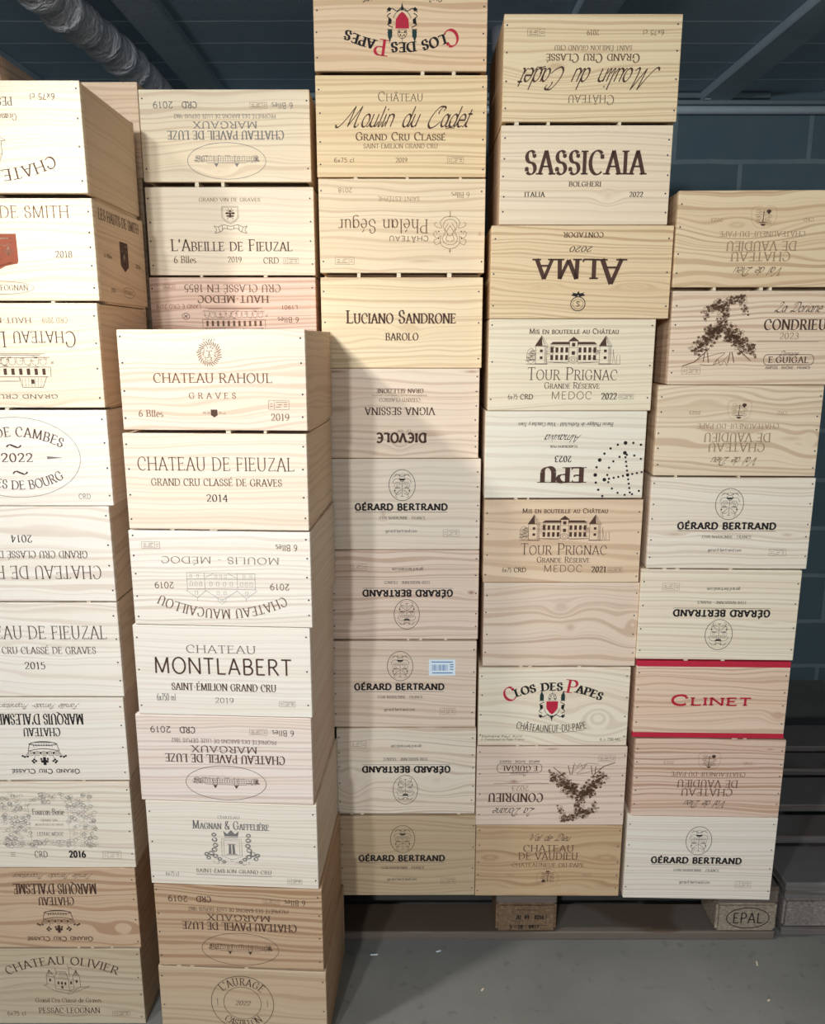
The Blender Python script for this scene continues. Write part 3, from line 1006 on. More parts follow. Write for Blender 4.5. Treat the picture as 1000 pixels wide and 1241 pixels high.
def d_fourcas(k):
    rnd = random.Random(8)
    f = k.frame(50, 44, 56, 62)
    for i in range(430):
        x, y = rnd.uniform(-1, 1), rnd.uniform(-1, 1)
        if abs(x) < .42 and -.75 < y < .62:
            continue
        squiggle(k, f, x, y, .07, 'grey' if rnd.random() < .8 else 'sepia', rnd, .0005, 6)
        if rnd.random() < .25:
            k.ring(f, x, y, .04, .07, .0005, 'grey', 7)
    k.lines(f, [(-.42, -.75, .42, -.75, .42, .62, -.42, .62, -.42, -.75)], .0005, 'grey')
    k.text('Fourcas-Borie', 50, 34, 19, 7, 'slim', 'grey')
    k.text('GRAND VIN', 50, 44, 10, 3, 'sans', 'faded')
    k.text('MIS EN BOUTEILLE AU CHÂTEAU', 50, 49, 17, 2.6, 'sans', 'faded')
    k.text('LISTRAC-MEDOC', 50, 60, 16, 4.5, 'sans', 'grey')
    k.text('CRD', 43, 84, 8, 7.5, 'sans', 'brown')
    k.text('2016', 65, 84, 10, 7.5, 'wide', 'black')
    k.stamp(86, 85, 11, 9)
    k.lines(k.frame(26, 84, 3, 4), [(-1, 1, 1, 1), (-1, 0, 1, 0), (-1, -1, 1, -1)], .0007, 'brown')


def d_rahoul(k):
    k.col = 'sepia'
    crest_round(k, 49, 22, 14, 27, 'sepia')
    k.text('CHATEAU RAHOUL', 50, 47.5, 64, 9.5, 'serif')
    k.text('G R A V E S', 49.5, 65, 25.5, 6, 'serif')
    k.text('6 Blles', 15.5, 83, 13.5, 7, 'serif')
    f = k.frame(50, 83, 12, 8)
    k.fill(f, [-.3, 1, .3, 1, .3, -.4, 0, -1, -.3, -.4], 'brown')
    k.lines(f, [(-1, 0, -.75, 0, -.75, .4, -1, .4, -1, 0), (-.65, 0, -.4, 0, -.4, .4, -.65, .4), (.4, 0, .65, 0, .65, .4, .4, .4), (.75, 0, 1, 0, 1, .4)], .0007)
    k.stamp(85, 74, 11, 9)
    k.text('2019', 85.5, 86.5, 10, 7, 'serif')


def d_maucaillou(k):
    k.col = 'sepia'
    k.text('CHATEAU MAUCAILLOU', 50, 13, 72, 10, 'serif', arc=16)
    gabled_house(k, 50, 40, 38, 33, 'grey')
    k.text('2019', 17.5, 43, 11, 6.5, 'sans')
    k.text('2019', 82, 43, 11, 6.5, 'sans')
    k.text('MOULIS - MÉDOC', 50, 70, 66, 7, 'light')
    k.text('6 Blles', 13, 84, 12, 6.5, 'sans')
    k.stamp(88, 85, 10, 7)


def d_montlabert(k):
    k.col = 'brown'
    k.text('CHATEAU', 49.5, 25, 40, 8.5, 'light')
    k.text('MONTLABERT', 50, 44, 79, 18, 'sans')
    k.text('SAINT-ÉMILION GRAND CRU', 50, 67.5, 60, 8, 'slim')
    k.text('6x750 ml', 16.5, 80, 11, 8, 'sans', 'grey')
    k.text('2019', 50, 82.5, 11, 6, 'light', 'brown')
    k.stamp(86, 85, 9, 6)


def d_paveil(col):
    def d(k):
        k.col = col
        f = k.frame(50, 23, 46.5, 40)
        k.ring(f, 0, 0, 1, 1, .0009, col, 60)
        long_house(k, 50, 24, 37, 15, col)
        k.text('CHATEAU PAVEIL DE LUZE', 50, 51, 69, 9.5, 'slim')
        k.text('MARGAUX', 50, 62, 38, 7.5, 'serif')
        k.text('PROPRIÉTÉ DES BARONS DE LUZE DEPUIS 1862', 50, 71.5, 60, 4.5, 'sans')
        k.text('6 Blles', 16, 82.5, 12.5, 6.5, 'sans')
        k.stamp(30, 83, 10, 6)
        k.text('CRD', 70.5, 83.5, 9, 7, 'semi')
        k.text('2019', 86, 83.5, 12, 7, 'sans')
    return d


def d_magnan(k):
    k.col = 'grey'
    k.text('CHATEAU', 48.5, 17, 13, 3.5, 'serif')
    k.text('Magnan & Gaffelière', 49.5, 26.5, 45, 10, 'slim', small=.72)
    floral_crest(k, 49.5, 54, 33, 44, 'grey')
    k.text('SAINT-ÉMILION GRAND CRU', 50, 82, 45, 4.5, 'serif', 'brown')
    k.lines(k.frame(50, 87, 45, 1), [(-1, 0, 1, 0)], .0009, 'grey')
    k.text('6x75 cl', 13, 87, 8, 5, 'serif')
    k.stamp(86, 92, 8.5, 5.5)


def d_aurage(k):
    k.col = 'brown'
    f = k.frame(49.6, 46, 37.5, 37.5 * k.Wd / k.H)
    k.ring(f, 0, 0, 1, 1, .0012, 'brown', 60)
    k.ring(f, 0, 0, .6, .6, .0010, 'brown', 44)
    k.text("L'AURAGE", 49.6, 17, 25, 10, 'serif', arc=11)
    k.text('CASTILLON', 49.6, 74, 26, 9, 'serif', arc=-12)
    k.text('2022', 49.6, 46, 9, 6, 'italic')
    k.lines(f, [(-.8, -.12, -.8, .14), (.8, -.12, .8, .14)], .001)


def d_abeille(k):
    k.col = 'brown'
    k.text('GRAND VIN DE GRAVES', 50, 14, 36.5, 4, 'serif', 'sepia')
    bee_shield(k, 50, 37, 20, 31, 'brown')
    k.text("L'Abeille de Fieuzal", 50, 65.5, 73, 13.5, 'serif', small=.78)
    k.text('6 Blles', 21.5, 82, 13.5, 8, 'serif')
    k.text('2019', 51.5, 82, 8.5, 6.5, 'serif', 'sepia')
    k.text('CRD', 73.5, 83, 9.5, 7, 'serif')
    k.stamp(85.5, 83.5, 9, 6.5)


def d_hautmedoc(k):
    k.col = 'sepia'
    facade(k, 50, 50, 38, 34, 'sepia')
    k.text('HAUT-MEDOC', 50, 76, 43, 8, 'bold')
    k.text('CRU CLASSÉ EN 1855', 50, 88, 58, 8.5, 'serif')
    k.text('LAND E CRD 2019', 83, 68, 27, 4.5, 'sans', 'rust')
    k.text('L1901', 16, 67, 10, 4.5, 'sans', 'rust')
    k.text('6 Blles', 17, 53, 13, 6, 'sans')
    f = k.frame(79, 57, 4.5, 7)
    k.ring(f, 0, 0, 1, 1, .001, 'black', 14)
    k.lines(f, [(-.5, -.4, .5, .4), (-.4, .4, .4, -.4)], .0012, 'black')
    k.stamp(88, 90, 7, 5, 'rust')


def d_clos(k):
    k.text('Clos des Papes', 50, 23, 64, 12, 'goth', 'black', small=.82, arc=14, grow=(0, 9))
    papal_arms(k, 49, 49, 17.5, 41)
    k.text('CHÂTEAUNEUF-DU-PAPE', 49, 78, 48, 9, 'sans', 'black', arc=-5)
    f = k.frame(49, 82, 44, 10)
    k.stroke([f(*p) for p in smooth_pts([(-1, .4), (-.5, -.1), (0, -.3), (.5, -.1), (1, .4)], 4)], .0008, 'black')
    k.text('Domaine Paul Avril', 16, 88, 27, 2.8, 'sans', 'black')
    k.text('A Chateauneuf du Pape, France', 16.5, 92, 29, 2.6, 'sans', 'black')
    k.text('6 x 750 ML', 89, 92, 14, 3.5, 'sans', 'black')


def d_moulin(c1, c2):
    def d(k):
        k.col = c1
        k.text('Château', 49.5, 20.5, 26.5, 9, 'light', small=.78)
        k.text('Moulin du Cadet', 52, 40, 74, 20, 'script')
        k.text('Grand Cru Classé', 49.5, 59.5, 53, 8, 'slim', c2, small=.78)
        k.text('SAINT-ÉMILION GRAND CRU', 49.5, 69, 44, 4.5, 'serif', c2)
        k.text('6x75 cl', 16, 83, 12, 4.5, 'sans', c2)
        k.text('2019', 50, 83, 7, 5, 'serif', c2)
        k.stamp(82, 83, 9.5, 6.5, c1)
        k.stroke([k.at(76, 52), k.at(78, 51), k.at(81, 51.3)], .0016)
    return d


def d_phelan(k):
    k.col = 'sepia'
    scroll_badge(k, 21, 44, 20, 45, 'sepia')
    k.text('CHÂTEAU', 46, 37, 24, 5.5, 'sans')
    k.text('Phélan Ségur', 61.5, 50, 54.5, 15, 'light')
    k.text('SAINT-ESTÈPHE', 52, 79, 25, 4.5, 'sans', 'faded')
    k.text('6 Blles', 15, 83, 11, 6, 'serif', 'faded')
    k.text('2018', 84, 88, 8.5, 5, 'sans', 'faded')
    k.stamp(85, 13, 11.5, 7.5)


def d_sandrone(k):
    k.col = 'brown'
    k.text('Luciano Sandrone', 49.5, 43, 68, 14.5, 'slim', small=.76)
    k.text('BAROLO', 50, 65, 20.5, 8, 'bold')


def d_dievole(k):
    k.col = 'black'
    k.text('DIεVOLε', 51, 23, 33, 10.5, 'wide', 'brown')
    k.text('EST. 1090', 49, 31, 9, 2.5, 'sans', 'sepia')
    k.text('VIGNA SESSINA', 52, 53, 46, 8.5, 'slim', 'brown')
    k.text('CHIANTI CLASSICO', 52, 65.5, 27, 4.2, 'serif', 'sepia')
    k.text('DENOMINAZIONE DI ORIGINE CONTROLLATA E GARANTITA', 52, 70.5, 36, 1.8, 'sans', 'sepia')
    k.text('GRAN SELEZIONE', 52, 75.5, 31, 4.8, 'bold', 'brown')


def d_bertrand(col):
    def d(k):
        k.col = col
        oval_cross(k, 48.6, 28.5, 17.2, 34, col)
        k.text('GÉRARD BERTRAND', 48, 52.5, 61, 7.3, 'wide')
        k.lines(k.frame(48, 58, 61, 1), [(-1, 0, 1, 0)], .0008)
        k.text('11100 NARBONNE - FRANCE', 48.5, 64.5, 31, 3.2, 'serif')
        k.text('gerard-bertrand.com', 48, 79, 21, 3.6, 'sans')
        k.stamp(81, 81.5, 10.5, 7.5)
    return d


def d_tour(year, col):
    def d(k):
        k.col = col
        k.text('Mis en bouteille au Château', 51, 13, 54, 5.5, 'semi', small=.78)
        manor(k, 51, 34, 57, 33, col)
        k.text('Tour Prignac', 51, 59, 55, 14, 'light', small=.8)
        k.text('Grande Réserve', 51, 72, 34, 7, 'serif', small=.78)
        k.text('MEDOC', 51, 83, 25, 8.5, 'thin')
        k.text('6x75', 15, 84.5, 6, 5.5, 'sans')
        k.text('CRD', 23.5, 84.5, 8, 5.5, 'semi')
        k.text(year, 74, 84, 9.5, 7, 'bold', 'black')
        k.stamp(84.5, 84.5, 9, 5.5, col)
    return d


def d_epu(k):
    k.col = 'black'
    k.text('EPU', 51.5, 27, 28, 18, 'fat', 'brown')
    k.text('2023', 51, 45.5, 10.5, 7, 'bold')
    k.text('ELABORADO POR', 51, 60, 17, 2.8, 'bold')
    k.text('Almaviva', 51, 69, 22, 9, 'script')
    k.text('Baron Philippe de Rothschild - Viña Concha y Toro', 50, 85, 59, 4.5, 'italic')
    cx, cy = k.at(10, 27)
    s = k.Wd

    def dot(x, y, r):
        k.poly([(cx + x * s + r * math.cos(a * .628), cy + y * s + r * math.sin(a * .628)) for a in range(10)], 'black')
    for i in range(26):
        a = i / 26 * 6.283
        dot(.204 * math.cos(a), .204 * math.sin(a), .0040 if i % 4 == 0 else .0026)
    for i in range(17):
        a = i / 17 * 6.283
        dot(.128 * math.cos(a), .128 * math.sin(a), .0024)
    for i in range(-5, 6):
        t = i / 5
        dot(.145 * t, .03 * t, .004 if abs(i) == 5 else .0024)
        dot(-.025 * t, .14 * t, .004 if abs(i) == 5 else .0024)
    dot(0, 0, .0036)


def d_alma(k):
    k.col = 'black'
    seal(k, 51, 19, 8, 22, 'black')
    k.text('Alma', 51, 51, 49, 27, 'bold', 'brown', small=.8)
    k.text('2020', 50, 75, 12.5, 5.5, 'italic')
    k.text('CONTADOR', 49.5, 90, 22, 5.5, 'bold', 'brown')


def d_sassicaia(k):
    k.col = 'brown'
    k.text('SASSICAIA', 49.5, 37, 70.5, 24, 'bold')
    k.text('BOLGHERI', 50, 58.5, 19, 5, 'bold')
    k.text('ITALIA', 20.5, 69, 12, 5, 'bold', 'black')
    k.text('2022', 80.5, 69, 8, 5, 'bold', 'black')


def d_guigal(k):
    k.col = 'brown'
    vine(k, 31, 42, 42, 76, 'sepia')
    k.text('La Doriane', 74, 17, 27, 10, 'script')
    k.text('CONDRIEU', 73.5, 35.5, 37, 11, 'bold')
    k.text('2023', 70.5, 47.5, 11.5, 6.5, 'serif', 'faded')
    k.lines(k.frame(70, 53.5, 37, 1), [(-1, 0, 1, 0)], .0008)
    k.text('Domaine', 71, 66, 11, 5, 'script')
    f = k.frame(71.5, 73, 30, 11)
    pts = [f(x * .14 + .86, y) for x, y in arc_pts(0, 0, 1, 1, -90, 90, 8)] + [f(x * .14 - .86, y) for x, y in arc_pts(0, 0, 1, 1, 90, 270, 8)]
    k.stroke(pts, .0012, None, True)
    k.text('E.GUIGAL', 71.5, 73, 24, 6.5, 'bold')
    k.text('AMPUIS - RHÔNE - FRANCE', 71.5, 81.5, 27, 2.8, 'semi')
    k.stamp(13.5, 85, 11, 7, 'sepia')


def d_vaudieu(col):
    def d(k):
        k.col = col
        k.text('Val de Dieu', 50, 16.5, 28, 9, 'script', 'brown' if col != 'faded' else 'sepia')
        k.text('CHATEAU', 50, 32, 35, 9.5, 'serif')
        k.text('DE VAUDIEU', 50, 43, 41, 10, 'serif')
        k.text('CHATEAUNEUF-DU-PAPE', 50, 55.5, 50, 5.5, 'serif')
        arch_emblem(k, 50, 73, 14.5, 23, col)
        k.text('CRD', 24, 70, 6, 3.5, 'sans', 'faded')
        k.text('2023', 77, 70, 7, 3.5, 'sans', 'faded')
    return d


def d_clinet(k):
    k.text('Clinet', 50, 50, 53, 15, 'semi', 'red', small=.78)


def d_plain(k):
    pass


# ---------------------------------------------------------------- room
def structure(o):
    o['kind'] = 'structure'
    return o


def concrete(name, base, dark, scale, bump=0.25):
    m, nt, b = new_mat(name)
    v, raw = VEC(nt)
    n = NOISE(nt, raw, scale=scale, detail=6, rough=0.6)
    n2 = NOISE(nt, raw, scale=scale * 14, detail=3)
    c = MIX(nt, RAMP(nt, n, [(0.3, 0.0), (0.72, 1.0)]), dark, base)
    c = MIX(nt, M(nt, 'MULTIPLY', RAMP(nt, n2, [(0.62, 0.0), (0.7, 1.0)]), 0.35), c, tuple(x * 0.55 for x in dark))
    nt.links.new(c, b.inputs['Base Color'])
    b.inputs['Roughness'].default_value = 0.8
    BUMP(nt, b, n2, bump, 0.003)
    return m, nt, b


def block_wall(name, axes, bw, bh, mortar, face, joint, smear, off=(0, 0), rough=0.75):
    """Painted block courses: brick pattern on the chosen pair of axes."""
    m, nt, b = new_mat(name)
    v, raw = VEC(nt)
    o = sep(nt, raw)
    cmb = nt.nodes.new('ShaderNodeCombineXYZ')
    wob = NOISE(nt, raw, scale=7, detail=3)
    nt.links.new(M(nt, 'ADD', o[axes[0]], off[0]), cmb.inputs[0])
    nt.links.new(M(nt, 'MULTIPLY_ADD', wob, 0.012, M(nt, 'ADD', o[axes[1]], off[1])), cmb.inputs[1])
    br = nt.nodes.new('ShaderNodeTexBrick')
    nt.links.new(cmb.outputs[0], br.inputs['Vector'])
    br.inputs['Scale'].default_value = 1.0
    br.inputs['Brick Width'].default_value = bw
    br.inputs['Row Height'].default_value = bh
    br.inputs['Mortar Size'].default_value = mortar
    br.inputs['Mortar Smooth'].default_value = 0.3
    br.inputs['Color1'].default_value = (*face, 1)
    br.inputs['Color2'].default_value = (*[x * 0.85 for x in face], 1)
    br.inputs['Mortar'].default_value = (*joint, 1)
    n = NOISE(nt, raw, scale=3.0, detail=5, rough=0.6)
    c = MIX(nt, M(nt, 'MULTIPLY', RAMP(nt, n, [(0.45, 0.0), (0.75, 1.0)]), 0.5), br.outputs['Color'], smear)
    nt.links.new(c, b.inputs['Base Color'])
    b.inputs['Roughness'].default_value = rough
    h = M(nt, 'ADD', M(nt, 'MULTIPLY', br.outputs['Fac'], 0.8), M(nt, 'MULTIPLY', NOISE(nt, raw, scale=90, detail=3), 0.35))
    BUMP(nt, b, h, 0.5, 0.004)
    return m


XL, XR, YF, YB, ZC = -2.6, 3.0, -3.2, 3.15, 2.30
floor_mat, fnt, fb = concrete('screed_concrete', (0.25, 0.24, 0.215), (0.17, 0.165, 0.148), 2.2, 0.15)
wall_mat = block_wall('painted_block_wall', (0, 2), 0.50, 0.20, 0.010, (0.10, 0.15, 0.17), (0.18, 0.24, 0.25), (0.07, 0.11, 0.15), off=(0.03, 0.13))
side_mat = block_wall('painted_side_wall', (1, 2), 0.50, 0.20, 0.010, (0.14, 0.14, 0.14), (0.18, 0.18, 0.18), (0.12, 0.12, 0.12))
ceil_mat = block_wall('painted_ceiling_blocks', (0, 1), 3.0, 0.17, 0.0045, (0.36, 0.47, 0.54), (0.80, 0.84, 0.85), (0.28, 0.38, 0.50), off=(0.0, 0.05))
beam_mat, _, _ = concrete('painted_beam', (0.44, 0.52, 0.56), (0.32, 0.40, 0.45), 5, 0.2)

structure(box('floor', (XL, YF, -0.1), (XR, YB, 0), floor_mat, bevel=0))
structure(box('ceiling', (XL, YF, ZC), (XR, YB, ZC + 0.1), ceil_mat, bevel=0))
structure(box('wall_back', (XL, YB, -0.1), (XR, YB + 0.1, ZC + 0.1), wall_mat, bevel=0))
structure(box('wall_left', (XL - 0.1, YF, -0.1), (XL, YB, ZC + 0.1), side_mat, bevel=0))
structure(box('wall_right', (XR, YF, -0.1), (XR + 0.1, YB, ZC + 0.1), side_mat, bevel=0))
structure(box('wall_front', (XL, YF - 0.1, -0.1), (XR, YF, ZC + 0.1), wall_mat, bevel=0))
for i, bx in enumerate((-1.945, -1.335, -0.725, -0.115, 0.495, 1.105, 1.715, 2.325)):
    structure(box('trim_%d' % (i + 1), (bx - 0.056, YF + 0.002, ZC - 0.03), (bx + 0.056, YB - 0.002, ZC), beam_mat, bevel=0.004))

# ---------------------------------------------------------------- crates
#   x, y (front bottom centre), width, bottom z, height, gap under the front, turn in degrees, depth
PLACE = {
    'A1': (-0.7165, 1.41, 0.345, 1.6456, 0.1812, 0.0078, 0, 0.258), 'A2': (-0.7092, 1.41, 0.34, 1.4755, 0.1702, 0.0034, 0, 0.258),
    'A3': (-0.7143, 1.41, 0.34, 1.2915, 0.1839, 0.0044, 0, 0.258), 'A4': (-0.7133, 1.41, 0.34, 1.1176, 0.1739, 0.0023, 0, 0.258),
    'A5': (-0.7173, 1.41, 0.33, 0.9335, 0.184, 0.0032, 0, 0.258), 'A6': (-0.7175, 1.41, 0.33, 0.7428, 0.1908, 0.0026, 0, 0.258),
    'A7': (-0.718, 1.41, 0.325, 0.5647, 0.1781, 0.0036, 0, 0.258), 'A8': (-0.7223, 1.41, 0.33, 0.3729, 0.1918, 0.0019, 0, 0.258),
    'A9': (-0.7255, 1.41, 0.33, 0.1837, 0.1891, 0.004, 0, 0.258), 'A10': (-0.7289, 1.41, 0.33, 0, 0.1837, 0, 0, 0.258),
    'B1': (-0.3403, 1.3645, 0.3212, 1.255, 0.1754, 0.0057, 3, 0.282), 'B2': (-0.3431, 1.3646, 0.3225, 1.0815, 0.1735, 0.003, 3, 0.278),
    'B3': (-0.344, 1.3647, 0.327, 0.9036, 0.1779, 0.0012, 3, 0.274), 'B4': (-0.3494, 1.365, 0.3276, 0.7267, 0.1769, 0.0021, 3, 0.268),
    'B5': (-0.3548, 1.3652, 0.3334, 0.5473, 0.1794, 0.0023, 3, 0.266), 'B6': (-0.3488, 1.3649, 0.332, 0.3651, 0.1823, 0.0015, 3, 0.262),
    'B7': (-0.3442, 1.3647, 0.3335, 0.176, 0.1891, 0.0037, 3, 0.262), 'B8': (-0.3443, 1.3647, 0.3416, 0, 0.176, 0, 3, 0.262),
    'C1': (-0.3679, 1.68, 0.3334, 1.7117, 0.1788, 0.0093, 0, 0.27), 'C2': (-0.3661, 1.68, 0.3363, 1.5385, 0.1732, 0.004, 0, 0.27),
    'C3': (-0.3681, 1.68, 0.3396, 1.358, 0.1805, 0, 0, 0.27), 'D1': (-0.0228, 1.66, 0.329, 1.9086, 0.18, 0.0078, 0, 0.27),
    'D2': (-0.0216, 1.6558, 0.3297, 1.7221, 0.1864, 0.0034, 0, 0.27), 'D3': (-0.0206, 1.6516, 0.3278, 1.536, 0.1861, 0.0087, 0, 0.27),
    'D4': (-0.0215, 1.6474, 0.3251, 1.3566, 0.1794, 0.0024, 0, 0.27), 'D5': (-0.02, 1.6432, 0.3146, 1.1712, 0.1854, 0.0011, 0, 0.27),
    'D6': (-0.0174, 1.639, 0.3207, 0.9748, 0.1964, 0, 0, 0.27), 'D7': (-0.0169, 1.6348, 0.319, 0.7712, 0.2036, 0.0031, 0, 0.27),
    'D8': (-0.0182, 1.6306, 0.3171, 0.567, 0.2042, 0, 0, 0.27), 'D9': (-0.0139, 1.6264, 0.3122, 0.3512, 0.2158, 0.0036, 0, 0.27),
    'D10': (-0.0126, 1.6222, 0.3149, 0.144, 0.2072, 0, 0, 0.27), 'E1': (0.3343, 1.62, 0.3297, 1.811, 0.19, 0.0058, 0, 0.28),
    'E2': (0.3313, 1.62, 0.3258, 1.6309, 0.1801, 0.0019, 0, 0.28), 'E3': (0.331, 1.62, 0.3541, 1.4543, 0.1767, 0.0016, 0, 0.28),
    'E4': (0.3191, 1.62, 0.3311, 1.2718, 0.1825, 0.0021, 0, 0.28), 'E5': (0.314, 1.62, 0.329, 1.0881, 0.1837, 0.0035, 0, 0.28),
    'E6': (0.3162, 1.62, 0.3315, 0.9073, 0.1808, 0.0014, 0, 0.28), 'E7': (0.3191, 1.62, 0.332, 0.7147, 0.1926, 0.0034, 0, 0.28),
    'E8': (0.3116, 1.62, 0.3317, 0.5257, 0.189, 0.003, 0, 0.28), 'E9': (0.3128, 1.62, 0.3366, 0.3289, 0.1968, 0.0021, 0, 0.28),
    'E10': (0.3132, 1.62, 0.3345, 0.144, 0.1849, 0.0024, 0, 0.28), 'F1': (0.676, 1.6093, 0.3294, 1.5078, 0.1856, 0.0066, 1.5, 0.28),
    'F2': (0.6786, 1.6093, 0.3297, 1.3247, 0.1832, 0.0013, 1.5, 0.28), 'F3': (0.6615, 1.6097, 0.3289, 1.1365, 0.1882, 0.0035, 1.5, 0.28),
    'F4': (0.6623, 1.6097, 0.3346, 0.9386, 0.1978, 0.0033, 1.5, 0.28), 'F5': (0.6536, 1.6099, 0.3361, 0.7329, 0.2058, 0.0038, 1.5, 0.28),
    'F6': (0.6539, 1.6099, 0.3305, 0.5488, 0.1841, 0.0034, 1.5, 0.28), 'F7': (0.6618, 1.6097, 0.3305, 0.3572, 0.1916, 0.0022, 1.5, 0.28),
    'F8': (0.6584, 1.6098, 0.3377, 0.144, 0.2132, 0, 1.5, 0.28),
}
CREAM, WHITE, PINK, TAN = (238, 222, 190), (242, 236, 222), (234, 212, 190), (226, 200, 160)
W1, W2, W3, W4, W5, W6 = ('crates of the front stack at the left edge', 'crates of the shorter front stack', 'crates of the rear stack behind the front stacks',
                          'crates of the rear stack touching the front stack', 'crates of the tallest rear stack', 'crates of the right end stack')
